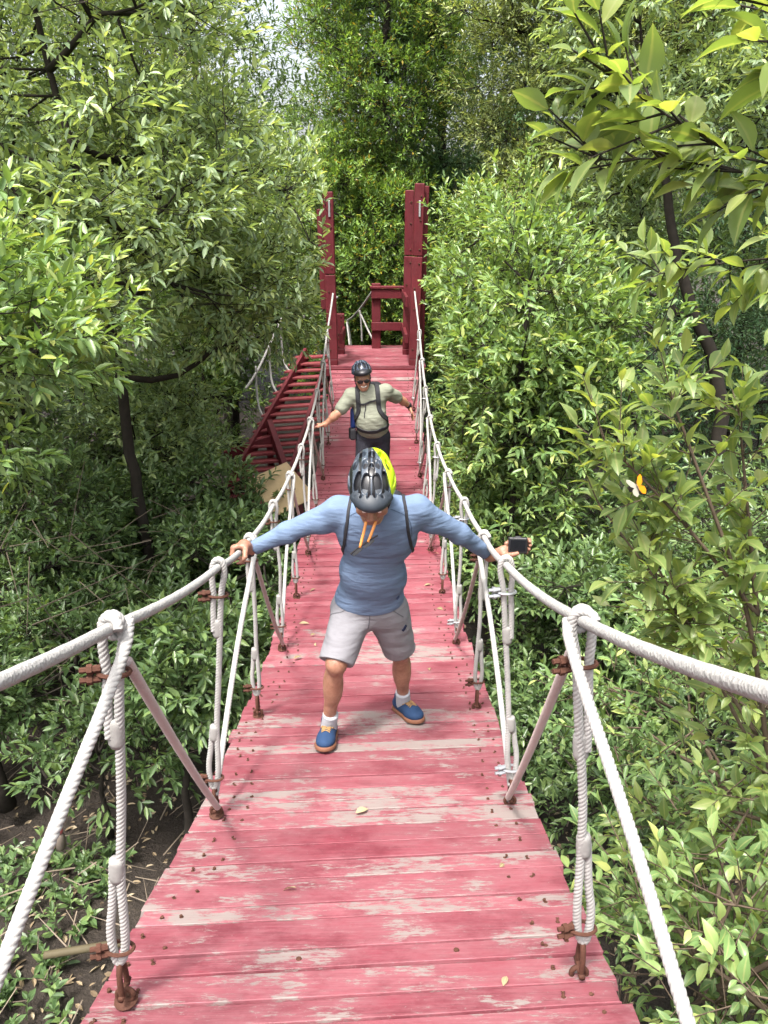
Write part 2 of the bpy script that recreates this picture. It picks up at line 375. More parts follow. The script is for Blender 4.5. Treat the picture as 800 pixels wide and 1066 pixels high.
def hanger(i, s):
    A = anchor_pt(i, s); T = rail_pt(A[1], s); near = i <= 4
    st = .0022 if i <= 2 else (.004 if i <= 4 else .010); sd = 26 if i <= 2 else (18 if i <= 4 else 12)
    rr = rng(100 + i * 2 + (s > 0)); o = np.array([s, 0, 0.]); f = np.array([0, -1., 0]); up = nv(T - A)
    rp = .0116; w = RR + rp * .9
    bot = A + np.array([0, 0, .135]); j = rr.normal(0, .006, 3)
    tail = .30 + rr.uniform(-.05, .08); tail2 = .27 + rr.uniform(-.04, .1); g = rp * 1.05
    path = [T - up * tail + o * g * 1.2 + f * .004, T - up * (tail * .6) + o * (g * 1.5), T - up * .12 + o * g * 1.3, T - up * .03 + o * w * 1.05, T + up * w * .9 + o * w * .75,
            T + up * w * 1.35, T + up * w * .9 - o * w * .75, T - up * .03 - o * w * 1.0, T - up * .10 - o * g * .9, T - up * .25 - o * g * .7 + f * .003,
            (T * .5 + bot * .5) - o * g * .4 + j, bot + up * .30 - o * g * .6, bot + up * .16 - o * g * 1.3 + f * .004, bot + up * .06 - o * g * 1.3, bot + up * .012 - o * g * .6,
            bot + up * .004 + o * g * .6, bot + up * .04 + o * g * 1.4, bot + up * .12 + o * g * 2.0, bot + up * .2 + o * g * 1.2 - f * .004, bot + up * tail2 + o * g * .9 - f * .006]
    mb = MB(); rope(mb, path, rp, st, sd)
    if i % 2 == 1:     # extra turn round the handrail where the diagonals start
        k = np.linspace(0, 2 * np.pi * 1.1, 14); ax = nv(rail_pt(A[1] + .1, s) - rail_pt(A[1] - .1, s)); e1 = nv(np.cross(ax, up)); e2 = np.cross(e1, ax)
        ring = [T - ax * .035 + ax * .012 * q + (np.cos(q) * e1 + np.sin(q) * e2) * w for q in k]; rope(mb, ring, rp * .95, st, sd)
    h = mb.build('hanger_rope', M['rope'], bridge, True)
    for c0, c1 in ((T - up * (tail + .03), T - up * (tail - .05)), (bot + up * (tail2 - .045), bot + up * (tail2 + .03))):
        mb = MB(); V, F = tube(smooth_path([c0, c1], .012, 0), .0175, 14, True, lambda th, q: (1 + .14 * np.cos(2 * th) + .04 * np.sin(5 * th + 300 * q) + .02 * np.sin(900 * q)) * np.clip(.74 + q * 22, 0, 1) * np.clip(.80 + (.078 - q) * 20, 0, 1)); V = V.astype(float); mb.add2(V, F); mb.build('whipping', M['tape'], h, True)
    # wire rope clamps with rusty bolts
    for c in (T - up * .115, bot + up * .055):
        mb = MB(); k = np.linspace(0, 2 * np.pi, 20)
        mb.add2(*tube([c + np.cos(q) * o * .036 + np.sin(q) * f * .022 for q in k], .0055, 6, False))
        if near:
            for dz in (-.012, .014):
                d = nv(np.array([-1., -.25, .0])); p0 = c + d * .028 + up * dz
                mb.add2(*tube([p0, p0 + d * .018, p0 + d * .018, p0 + d * .03, p0 + d * .03, p0 + d * .046], [.009, .009, .0125, .0125, .007, .007], 6))
        mb.build('rope_clamp', M['rust'] if (s < 0 or i % 2) else M['steel'], h)
    # shackle and eye bolt through the board
    mb = MB(); k = np.linspace(-.35, np.pi + .35, 16)
    c = A + np.array([0, 0, .062])
    mb.add2(*tube([c + np.array([0, .0, 0]) + np.cos(q) * np.array([0, .022, 0]) + np.sin(q) * np.array([0, 0, 1]) * .078 for q in k], .0085, 8))
    mb.add2(*tube([c + np.array([0, -.034, -.02]), c + np.array([0, .034, -.02])], .009, 8))
    k = np.linspace(0, 2 * np.pi, 16); mb.add2(*tube([A + np.array([math.cos(q) * .022, 0, .022 + math.sin(q) * .022]) for q in k], .0075, 7, False))
    mb.add2(*tube([A + np.array([0, 0, -.07]), A + np.array([0, 0, .006])], .009, 8)); mb.add2(*tube([A, A + np.array([0, 0, .004])], [.032, .032], 12))
    mb.build('shackle', M['rust'], bridge, True)
for s in (-1, 1):
    for i in range(0, 11): hanger(i, s)
    for i in range(1, 11, 2):
        T = rail_pt(anchor_pt(i, s)[1], s) + np.array([0, -.005, -.045]); st = .0022 if i <= 2 else (.004 if i <= 4 else .010); sd = 26 if i <= 2 else (18 if i <= 4 else 12)
        A0 = anchor_pt(i - 1, s) + np.array([0, .01, .09]); mb = MB()
        rope(mb, [T + np.array([-s * .03, .02, .04]), T + np.array([-s * .035, -.03, 0]), T * .6 + A0 * .4 + np.array([0, 0, -.012]), A0], .0130, st, sd); mb.build('brace_rope', M['rope'], bridge, True)
        A1 = anchor_pt(i + 1, s) + np.array([-s * .012, -.02, .055]); T1 = T + np.array([-s * .012, .03, -.055]); mid = T1 * .5 + A1 * .5
        sag = .02 if i == 1 else .05; P = smooth_path([T1, T1 * .75 + A1 * .25 - np.array([0, 0, sag * .7]), mid - np.array([0, 0, sag]), A1 * .75 + T1 * .25 - np.array([0, 0, sag * .9]), A1], .0028 if i <= 2 else .012, 2)
        V, F = tube(P, .0125, 12, True, lambda th, q: 1 + .09 * np.sin(q * 2 * np.pi / .014 + th)); MB().add2(V, F).build('brace_cord', M['cord'], bridge, True)

# ------------------------------------------------------------------ far tower, platform, railing
PZ = CAMZ - 2.10
tower = empty('bridge_tower', (-.15, 13.9, PZ), 'dark red timber tower of tall posts and plank platform at the far bridge end', 'tower')
r = rng(11)
mb = MB(); y = 12.93
while y < 15.3:
    w = float(r.uniform(.13, .17)); box(mb, (-.17 + r.normal(0, .01), y + w / 2, PZ - .02 + r.normal(0, .002)), (1.72 + r.normal(0, .02), w - .008, .04), rot_z(SKEW * .6 + r.normal(0, .004)), .004); y += w
mb.build('platform', M['deck'], tower)
mb = MB(); box(mb, (-.17, 12.91, PZ - .10), (1.72, .05, .13), rot_z(SKEW * .5), .004); box(mb, (-.17, 15.28, PZ - .11), (1.66, .08, .12), None, .004); mb.build('platform_edge_beam', M['timber'], tower)
for x, y, w, top, dx in ((-.86, 13.04, .17, 2.70, -.02), (.50, 13.04, .165, 2.82, .06), (-.80, 14.3, .16, .72, 0), (.42, 14.25, .16, 2.78, .02)):
    mb = MB(); beam(mb, (x, y, -.4), (x, y, PZ + .1), w, w, .008, (0, 1, 0)); a = np.array([x, y, PZ + .102]); b = np.array([x + dx, y, PZ + top]); jt = a + (b - a) * (.60 if x > 0 else .52)
    if top > 2: beam(mb, a, jt, w * .98, w * .98, .008, (0, 1, 0)); beam(mb, jt + (b - a) * .004, b, w * .955, w * .955, .012, (0, 1, 0))
    else: beam(mb, a, b, w * .98, w * .98, .008, (0, 1, 0))
    mb.mi = 1
    for f in (.06, .30, .42, .56, .64, .8, .93):
        if f * top > top - .05: continue
        q = a + (b - a) * f + np.array([.03 * (1 if f * 50 % 2 < 1 else -1), -w * .49, 0]); mb.add2(*tube([q + np.array([0, .002, 0]), q - np.array([0, .008, 0]), q - np.array([0, .012, 0])], [.016, .016, .010], 7))
    mb.build('post', [M['timber'], M['rust']], tower)
mb = MB(); beam(mb, (.60, 13.205, PZ - .6), (.655, 13.205, PZ + 2.79), .12, .14, .007, (0, 1, 0)); mb.build('post', M['timber'], tower)
mb = MB(); beam(mb, (-.97, 13.2, PZ + .9), (-1.0, 13.2, PZ + 2.45), .15, .14, .007, (0, 1, 0)); mb.build('post', M['timber'], tower)
mb = MB(); beam(mb, (-.15, 15.05, PZ - 3.3), (-.15, 15.05, PZ + 1.20), .17, .17, .007, (0, 1, 0)); mb.build('railing_post', M['timber'], tower)
for z, h in ((1.02, .17), (.42, .15)):
    mb = MB(); beam(mb, (-.24, 14.93, PZ + z), (.40, 14.93, PZ + z), .05, h, .005); mb.build('railing_beam', M['timber'], tower)
    mb = MB(); beam(mb, (.355, 14.95, PZ + z), (.375, 13.14, PZ + z), .05, h, .005); mb.build('railing_beam', M['timber'], tower)
mb = MB(); beam(mb, (-.26, 14.98, PZ + 1.135), (.44, 14.98, PZ + 1.135), .2, .045, .006); mb.build('railing_cap', M['timber'], tower)
mb = MB(); beam(mb, (-.72, 13.15, PZ + .42), (-.72, 14.2, PZ + .42), .05, .16, .005); mb.build('railing_beam', M['timber'], tower)
for x in (-.86, .50):
    mb = MB(); box(mb, (x + (.06 if x > 0 else 0), 12.945, PZ + 2.45), (.03, .012, .24), None, .003); mb.build('post_hook', M['steel'], tower)

# rope rails of the next span, leading away behind the tower
far = empty('rope_railing', (-.5, 15.5, PZ), 'thin white rope railing of the next span behind the red tower', 'railing')
mb = MB(); rope(mb, [(-.2, 15.1, PZ + 1.08), (-.5, 15.9, PZ + .62), (-.78, 16.9, PZ + .3), (-.95, 18.5, PZ + .2)], .022, .03, 9); mb.build('handrail', M['rail'], far, True)
mb = MB(); rope(mb, [(-.85, 14.4, PZ + 1.0), (-1.25, 15.6, PZ + .6), (-1.6, 16.9, PZ + .35)], .022, .03, 9); mb.build('handrail', M['rail'], far, True)
for a, b in (((-.5, 15.9, PZ + .62), (-.18, 15.5, PZ + .02)), ((-.48, 15.86, PZ + .64), (-.45, 15.9, PZ + 0)), ((-.78, 16.9, PZ + .3), (-.7, 16.9, PZ - .3)), ((-.8, 16.85, PZ + .3), (-.72, 16.2, PZ - .1))):
    mb = MB(); rope(mb, [a, np.array(a) * .5 + np.array(b) * .5 + np.array([.01, 0, -.04]), b], .018, .03, 9); mb.build('hanger_rope', M['rope'], far, True)

# ------------------------------------------------------------------ staircase going down on the left
stair = empty('staircase', (-2.1, 11.2, 1.8), 'steep red plank staircase descending from the tower into the leaves', 'staircase')
S0 = np.array([-1.32, 13.3, PZ + .02]); S1 = np.array([-2.32, 10.3, 1.30]); side = nv(np.cross(S1 - S0, (0, 0, 1))); 
wd = .78
for q in (0.0, 1.0):
    mb = MB(); o = -side * (-.16 + wd * q) if q == 0 else -side * wd; beam(mb, (S0 + np.array([0, 0, .14])) if q == 0 else np.array([-1.02, 13.0, PZ - .15]), S1 + o + np.array([0, 0, .14 if q == 0 else 0]), .06, .22, .006); mb.build('stringer', M['timber'], stair)
n = 21
for k in range(n):
    f = (k + .4) / n; p = S0 * (1 - f) + S1 * f; rr = rng(60 + k); xl = p[0] - .20; tl_ = min(1.12, (-.97 - xl) / .955) + rr.normal(0, .02); p = p + np.array([0, 0, .015]) + np.array([.955, .295, 0.]) * (tl_ / 2 - .20)
    mb = MB(); dh = nv(np.array([*(S1 - S0)[:2], 0])); sd_h = nv(np.array([.955, .295, 0.]))
    R = np.stack([sd_h, dh, (0, 0, 1)], 1) @ rot_z(rr.normal(0, .01)); box(mb, p + np.array([0, 0, .10]), (tl_, .235, .035), R, .005); mb.build('tread', M['tread'], stair)
mb = MB(); beam(mb, (-1.80, 11.75, 2.52), (-1.12, 10.4, 1.2), .09, .14, .006); mb.build('brace', M['timber'], stair)
mb = MB(); beam(mb, (-2.45, 11.4, 2.08), (-1.7, 11.6, 2.3), .08, .13, .006); mb.build('brace', M['timber'], stair)
mb = MB(); beam(mb, (-1.36, 13.2, PZ - .02), (-.9, 13.25, PZ - .02), .3, .05, .006); mb.build('landing', M['timber'], stair)
for p in ((-2.5, 10.5), (-1.6, 10.3), (-1.0, 12.2), (-1.9, 12.4)):
    f = (13.3 - p[1]) / 3; mb = MB(); beam(mb, (p[0], p[1], -.3), (p[0], p[1], S0[2] * (1 - f) + S1[2] * f - .05), .1, .1, .006, (0, 1, 0)); mb.build('post', M['timber'], stair)
P = [S0 + side * .35 * 0 - np.array([.35, 0, 0]) + (S1 - S0) * f + np.array([0, 0, .75 + .08 * math.cos(f * 9)]) for f in np.linspace(-.05, .48, 6)]
mb = MB(); rope(mb, P, .02, .03, 9); mb.build('rope_rail', M['rail'], stair, True)
for f in (.05, .2, .36):
    a = S0 + (S1 - S0) * f - np.array([.35, 0, 0]) + np.array([0, 0, .78]); b = S0 + (S1 - S0) * (f + .07) - np.array([.12, 0, 0]) + np.array([0, 0, .13])
    mb = MB(); rope(mb, [a, a + np.array([-.01, 0, -.3]), (a + b) / 2 + np.array([-.06, 0, -.24]), b + np.array([-.05, 0, .0]), b], .018, .03, 9); mb.build('hanger_rope', M['rope'], stair, True)
mb = MB(); box(mb, (-1.40, 9.95, 2.02), (.62, .80, .018), np.array(Matrix.Rotation(.5, 3, 'X')) @ rot_z(.6), .002); 
tag(mb.build('plywood_sheet', M['ply']), 'loose weathered yellow plywood sheet lying tilted under the red staircase', 'plywood sheet')

# ------------------------------------------------------------------ people (smooth-union bodies meshed as one continuous surface)
class SDF:
    def __init__(s, lo, hi, vox):
        s.lo = np.asarray(lo, float); s.vox = vox; s.n = np.ceil((np.asarray(hi, float) - s.lo) / vox).astype(int) + 1
        s.d = np.full(s.n, 1.0, np.float32)
    def _sub(s, c0, c1, m):
        a = np.clip(((np.minimum(c0, c1) - m - s.lo) / s.vox).astype(int), 0, s.n - 1); b = np.clip(((np.maximum(c0, c1) + m - s.lo) / s.vox).astype(int) + 2, 1, s.n)
        sl = tuple(slice(x, y) for x, y in zip(a, b))
        g = [s.lo[i] + np.arange(a[i], b[i]) * s.vox for i in range(3)]
        return sl, np.stack(np.meshgrid(*g, indexing='ij'), -1).astype(np.float32)
    def _join(s, sl, d, k, op):
        o = s.d[sl]
        if op == 'cut': d = -d; h = np.clip(.5 - .5 * (d - o) / max(k, 1e-5), 0, 1); s.d[sl] = d + (o - d) * h + k * h * (1 - h); return s
        if op == 'and': h = np.clip(.5 - .5 * (d - o) / max(k, 1e-5), 0, 1); s.d[sl] = d + (o - d) * h + k * h * (1 - h); return s
        h = np.clip(.5 + .5 * (d - o) / max(k, 1e-5), 0, 1); s.d[sl] = d + (o - d) * h - k * h * (1 - h); return s
    def rc(s, a, b, ra, rb, k=.02, op='add'):
        a = np.asarray(a, float); b = np.asarray(b, float); sl, g = s._sub(a, b, max(ra, rb) + k + .03); ab = b - a
        t = np.clip(((g - a) @ ab) / max(ab @ ab, 1e-9), 0, 1); d = np.linalg.norm(g - (a + t[..., None] * ab), axis=-1) - (ra + (rb - ra) * t)
        return s._join(sl, d, k, op)
    def el(s, c, r, R=None, k=.02, op='add'):
        c = np.asarray(c, float); r = np.asarray(r, float); m = r.max() + k + .03; sl, g = s._sub(c, c, m); q = g - c
        if R is not None: q = q @ np.asarray(R, float)
        k0 = np.linalg.norm(q / r, axis=-1); k1 = np.linalg.norm(q / (r * r), axis=-1); d = np.where(k1 > 1e-6, k0 * (k0 - 1) / np.maximum(k1, 1e-6), -r.min())
        return s._join(sl, d.astype(np.float32), k, op)
    def bx(s, c, h, R=None, rnd=.01, k=.005, op='add'):
        c = np.asarray(c, float); h = np.asarray(h, float); m = np.linalg.norm(h) + k + .03; sl, g = s._sub(c, c, m); q = g - c
        if R is not None: q = q @ np.asarray(R, float)
        q = np.abs(q) - (h - rnd); d = np.linalg.norm(np.maximum(q, 0), axis=-1) + np.minimum(q.max(-1), 0) - rnd
        return s._join(sl, d.astype(np.float32), k, op)
    def plane(s, p, n, k=.006):
        """keep the side the normal points away from"""
        n = nv(n); g = np.stack(np.meshgrid(*[s.lo[i] + np.arange(s.n[i]) * s.vox for i in range(3)], indexing='ij'), -1).astype(np.float32)
        return s._join((slice(None),) * 3, ((g - np.asarray(p)) @ n).astype(np.float32), k, 'and')
    def wrinkle(s, amp, freqs, seed):
        rg = rng(seed); g = np.stack(np.meshgrid(*[s.lo[i] + np.arange(s.n[i]) * s.vox for i in range(3)], indexing='ij'), -1).astype(np.float32); w = np.zeros(s.n, np.float32)
        for f in freqs:
            for _ in range(2):
                k = nv(rg.normal(0, 1, 3) * np.array([.6, .8, 1.3])) * f; ph = rg.uniform(0, 6.28); k2 = nv(rg.normal(0, 1, 3)) * f * .3
                w += np.sin(g @ k.astype(np.float32) + ph + 1.6 * np.sin(g @ k2.astype(np.float32)))
        s.d += amp * w / len(freqs); return s
    def sample(s, P):
        q = (np.asarray(P, float) - s.lo) / s.vox; q = np.clip(q, 0, s.n - 1.001); i = q.astype(int); f = q - i; v = 0
        for dx in (0, 1):
            for dy in (0, 1):
                for dz in (0, 1):
                    w = (f[:, 0] if dx else 1 - f[:, 0]) * (f[:, 1] if dy else 1 - f[:, 1]) * (f[:, 2] if dz else 1 - f[:, 2]); v = v + w * s.d[i[:, 0] + dx, i[:, 1] + dy, i[:, 2] + dz]
        return v
    def grad(s, P):
        e = s.vox * 1.5; return nv(np.stack([s.sample(P + e * np.eye(3)[i]) - s.sample(P - e * np.eye(3)[i]) for i in range(3)], -1))
    def project(s, P, off=0.0):
        P = np.array(P, float)
        for _ in range(14): P = P - s.grad(P) * (s.sample(P) - off)[:, None] * .8
        return P
    def mesh(s):
        d = s.d; S = d < 0; c = [S[a:a + d.shape[0] - 1, b:b + d.shape[1] - 1, e:e + d.shape[2] - 1] for a in (0, 1) for b in (0, 1) for e in (0, 1)]
        tot = sum(x.astype(np.int8) for x in c); act = (tot > 0) & (tot < 8); I = np.argwhere(act)
        cor = np.array([[a, b, e] for a in (0, 1) for b in (0, 1) for e in (0, 1)]); val = np.stack([d[I[:, 0] + a, I[:, 1] + b, I[:, 2] + e] for a, b, e in cor], 1)
        acc = np.zeros((len(I), 3)); cnt = np.zeros(len(I))
        for i in range(8):
            for j in range(i + 1, 8):
                if np.abs(cor[i] - cor[j]).sum() != 1: continue
                m = (val[:, i] < 0) != (val[:, j] < 0); t = val[:, i] / np.where(m, val[:, i] - val[:, j], 1); acc += np.where(m[:, None], cor[i] + (cor[j] - cor[i]) * t[:, None], 0); cnt += m
        V = s.lo + (I + acc / cnt[:, None]) * s.vox; vid = np.full(act.shape, -1); vid[act] = np.arange(len(I)); Q = []
        for ax in range(3):
            u, v = (ax + 1) % 3, (ax + 2) % 3; lo = [slice(None)] * 3; hi = [slice(None)] * 3; lo[ax] = slice(0, -1); hi[ax] = slice(1, None)
            A = S[tuple(lo)]; E = np.argwhere(A != S[tuple(hi)]); E = E[(E[:, u] > 0) & (E[:, v] > 0) & (E[:, u] < d.shape[u] - 1) & (E[:, v] < d.shape[v] - 1)]
            def cell(du, dv): q = E.copy(); q[:, u] -= du; q[:, v] -= dv; return vid[q[:, 0], q[:, 1], q[:, 2]]
            q = np.stack([cell(1, 1), cell(0, 1), cell(0, 0), cell(1, 0)], 1); fl = ~A[E[:, 0], E[:, 1], E[:, 2]]; q[fl] = q[fl][:, ::-1]; Q.append(q)
        Q = np.concatenate(Q); Q = Q[(Q >= 0).all(1)]
        return V, [Q]
    def build(s, name, mat, parent=None): return MB().add2(*s.mesh()).build(name, mat, parent, True)
def bounds(P, m): P = np.asarray(P, float); return P.min(0) - m, P.max(0) + m
def ribbon(mb, sdf, pts, width, thick, off=.0, step=.012, straight=False):
    P = smooth_path(pts, step, 2)
    if not straight: P = sdf.project(P, off)
    T = nv(np.gradient(P, axis=0)); N = sdf.grad(P); S = nv(np.cross(T, N)); n = len(P)
    V = np.stack([P - S * width / 2, P - S * width / 2 * .9 + N * thick, P + S * width / 2 * .9 + N * thick, P + S * width / 2], 1)
    if not straight: V = V  # follows the cloth
    i = np.arange(n - 1)[:, None] * 4; j = np.arange(4)[None]; k = (j + 1) % 4; Q = np.stack([i + j, i + k, i + 4 + k, i + 4 + j], -1).reshape(-1, 4)
    mb.add2(V.reshape(-1, 3), [Q, np.array([[3, 2, 1, 0], [(n-1)*4, (n-1)*4+1, (n-1)*4+2, (n-1)*4+3]])])

def skin_mat(nm, f):
    t = NT(nm); v = t.coord(); n = t.noise(v, 22, 5, .7); n2 = t.noise(v, 160, 3)
    c = t.mix(t.ramp(n, [(.3, (0, 0, 0)), (.7, (1, 1, 1))]), (.20 * f, .088 * f, .054 * f), (.33 * f, .175 * f, .118 * f)); c = t.mix(t.ramp(n2, [(.55, (0, 0, 0)), (.8, (.5, .5, .5))]), c, (.20, .092, .058)); t.bump(n2, .15, .002); m = t.set(c, .5, .4)
    t.p.inputs['Subsurface Weight'].default_value = .08; t.p.inputs['Subsurface Radius'].default_value = (.02, .008, .004); return m
def cloth(name, col, weave=420, var=.10, fold=.25, rough=.85):
    t = NT(name); v = t.coord(); n = t.noise(v, 7, 4); w = t.noise(v, weave, 2, .5); f = t.noise(t.coord((.8, .8, 2.6)), 9, 2.5, .5)
    c = t.mix(n, tuple(x * (1 - var) for x in col), tuple(min(1, x * (1 + var)) for x in col)); c = t.mix(t.math('MULTIPLY', w, .35), c, tuple(x * .6 for x in col))
    t.bump(t.math('ADD', t.math('MULTIPLY', f, 1.0), t.math('MULTIPLY', w, .06)), fold, .03); return t.set(c, rough, .15)
M['skin'] = skin_mat('tanned_skin', .90); M['skin_fair'] = skin_mat('fair_skin', 1.5); M['black'] = plain('black_webbing', (.018, .018, .022), .7, .3, var=.3, scale=90, bump=.2); M['blackplastic'] = plain('black_plastic', (.012, .012, .014), .3, .5, var=.2)
M['hair'] = plain('greying_hair', (.16, .12, .09), .8, .2, var=.4, scale=120)
M['eye'] = plain('eye_white', (.7, .68, .65), .3, .5, var=.02); M['lip'] = plain('lips', (.40, .14, .11), .5, .3, var=.1)

def head(S, C, R, r=1.0):
    """R columns: right side (x), face forward (y), up (z)"""
    L = lambda x, y, z: np.asarray(C) + R @ (np.array([x, y, z]) * r)
    S.el(L(0, -.012, .025), np.array([.076, .097, .088]) * r, R, .0); S.el(L(0, .022, -.035), np.array([.062, .070, .080]) * r, R, .03)
    S.rc(L(0, .055, -.095), L(0, .060, -.088), .030 * r, .028 * r, .03); S.rc(L(-.045, .0, -.07), L(-.02, .06, -.098), .022 * r, .02 * r, .02); S.rc(L(.045, .0, -.07), L(.02, .06, -.098), .022 * r, .02 * r, .02)
    S.rc(L(0, .086, .012), L(0, .106, -.028), .009 * r, .014 * r, .012); S.el(L(-.012, .095, -.032), np.array([.009, .010, .008]) * r, R, .008); S.el(L(.012, .095, -.032), np.array([.009, .010, .008]) * r, R, .008)
    S.rc(L(-.036, .076, .020), L(.036, .076, .020), .014 * r, .014 * r, .014)
    for s in (-1, 1):
        S.el(L(s * .031, .091, .0), np.array([.017, .012, .011]) * r, R, .006, 'cut'); S.el(L(s * .031, .078, .0), np.array([.014, .014, .011]) * r, R, .004)
        S.el(L(s * .046, .066, -.028), np.array([.020, .018, .018]) * r, R, .02)
        S.el(L(s * .078, -.008, -.008), np.array([.009, .020, .032]) * r, R, .006); S.el(L(s * .086, .0, -.008), np.array([.006, .009, .018]) * r, R, .005, 'cut')
    S.rc(L(-.020, .083, -.062), L(.020, .083, -.062), .010 * r, .010 * r, .008); S.rc(L(-.022, .096, -.0625), L(.022, .096, -.0625), .0022 * r, .0022 * r, .002, 'cut')
    return L
def finger(S, pts, r0, r1, k=.004):
    n = len(pts) - 1
    for i in range(n): S.rc(pts[i], pts[i + 1], r0 + (r1 - r0) * i / n, r0 + (r1 - r0) * (i + 1) / n, k)
def grip_hand(S, W, C, u, v, n, thumb_u):
    """fingers over a rail at C: u along the rail, v outwards, n up"""
    C, u, v, n = map(lambda q: np.asarray(q, float), (C, u, v, n)); pc = C + n * .036 - v * .022
    S.rc(W, pc, .028, .030, .02); S.el(pc, (.042, .030, .019), np.stack([u, v, n], 1), .015)
    for i, (o, ln) in enumerate(((-.033, .92), (-.011, 1.0), (.011, .98), (.032, .80))):
        o = -o if thumb_u < 0 else o; a = C + u * o
        kn = a + n * .036 + v * .008; finger(S, [pc + u * o * .8, kn, a + n * .026 + v * .030 * ln + n * .004, a - n * .004 + v * .036 * ln, a - n * .026 + v * .020], .0115, .0088)
    t = u * thumb_u; finger(S, [pc + t * .022 - v * .01, C + t * .046 - v * .030 + n * .012, C + t * .060 - v * .030 - n * .010, C + t * .066 - v * .010 - n * .030], .0135, .0095)
def open_hand(S, W, d, out, nrm, curl=.25, sc=1.0):
    """relaxed hand: d along the fingers, out to the thumb side, nrm back of the hand"""
    d, out, nrm = map(nv, (d, out, nrm)); W = np.asarray(W, float); pc = W + d * .05 * sc
    S.rc(W, W + d * .03 * sc, .026 * sc, .026 * sc, .015); S.el(pc, np.array([.038, .048, .016]) * sc, np.stack([out, d, nrm], 1), .012)
    for o, ln, sp in ((.030, .95, .22), (.010, 1.05, .05), (-.010, 1.0, -.08), (-.029, .82, -.24)):
        k = W + d * .088 * sc + out * o * sc; dd = nv(d + out * sp); a = k + dd * .034 * ln * sc - nrm * curl * .010; b = a + nv(dd - nrm * curl) * .026 * ln * sc; c = b + nv(dd - nrm * curl * 2.2) * .020 * ln * sc
        finger(S, [W + d * .05 * sc + out * o * .8 * sc, k, a, b, c], .0105 * sc, .0078 * sc)
    finger(S, [W + d * .025 * sc + out * .02 * sc, W + d * .045 * sc + out * .045 * sc - nrm * .006, W + d * .070 * sc + out * .062 * sc - nrm * .010, W + d * .088 * sc + out * .066 * sc - nrm * .016], .0135 * sc, .009 * sc)

def shoe(parent, ankle, toe_dir, z, mats, laces=True):
    d = nv(np.array([toe_dir[0], toe_dir[1], -.27 * toe_dir[1]])); sd = nv(np.cross(d, (0, 0, 1))); up = np.cross(sd, d); R = np.stack([sd, d, up], 1); O = np.array([ankle[0], ankle[1], z]) 
    L = lambda x, y, zz: O + R @ np.array([x, y, zz])
    S = SDF(*bounds([L(0, -.10, 0), L(0, .22, .1), L(.07, 0, 0), L(-.07, 0, 0)], .07), .0035)
    S.rc(L(0, -.045, .048), L(0, .10, .040), .040, .046, .02); S.el(L(0, .145, .035), (.047, .058, .034), R, .03); S.rc(L(0, -.01, .06), L(0, -.005, .095), .040, .041, .02); S.el(L(0, .01, .115), (.030, .036, .03), R, .006, 'cut')
    US = S; S.plane(L(0, 0, .018), -up, .004); sh = S.build('shoe', mats[0], parent)
    S = SDF(*bounds([L(0, -.10, 0), L(0, .22, .1), L(.07, 0, 0), L(-.07, 0, 0)], .07), .0035)
    S.rc(L(0, -.05, .012), L(0, .12, .012), .045, .051, .01); S.el(L(0, .15, .012), (.050, .060, .04), R, .03); S.plane(L(0, 0, .024), up, .003); S.plane(L(0, 0, .002), -up, .003); S.build('sole', mats[1], sh)
    if laces:
        mb = MB()
        def cord(pts, r_): P = US.project(smooth_path([L(*q) for q in pts], .005, 2), .0028); mb.add2(*tube(P, r_, 6))
        for q in range(5):
            yy = .045 + q * .019; cord([(-.027, yy, .09), (0, yy + .009, .11), (.027, yy + .016, .09)], .0026); cord([(.027, yy, .09), (0, yy + .009, .11), (-.027, yy + .016, .09)], .0026)
        for s in (-1, 1): cord([(0, .045, .11), (s * .02, .05, .105), (s * .040, .065, .08), (s * .030, .075, .085)], .0034)
        mb.build('laces', mats[2], sh)
    return sh
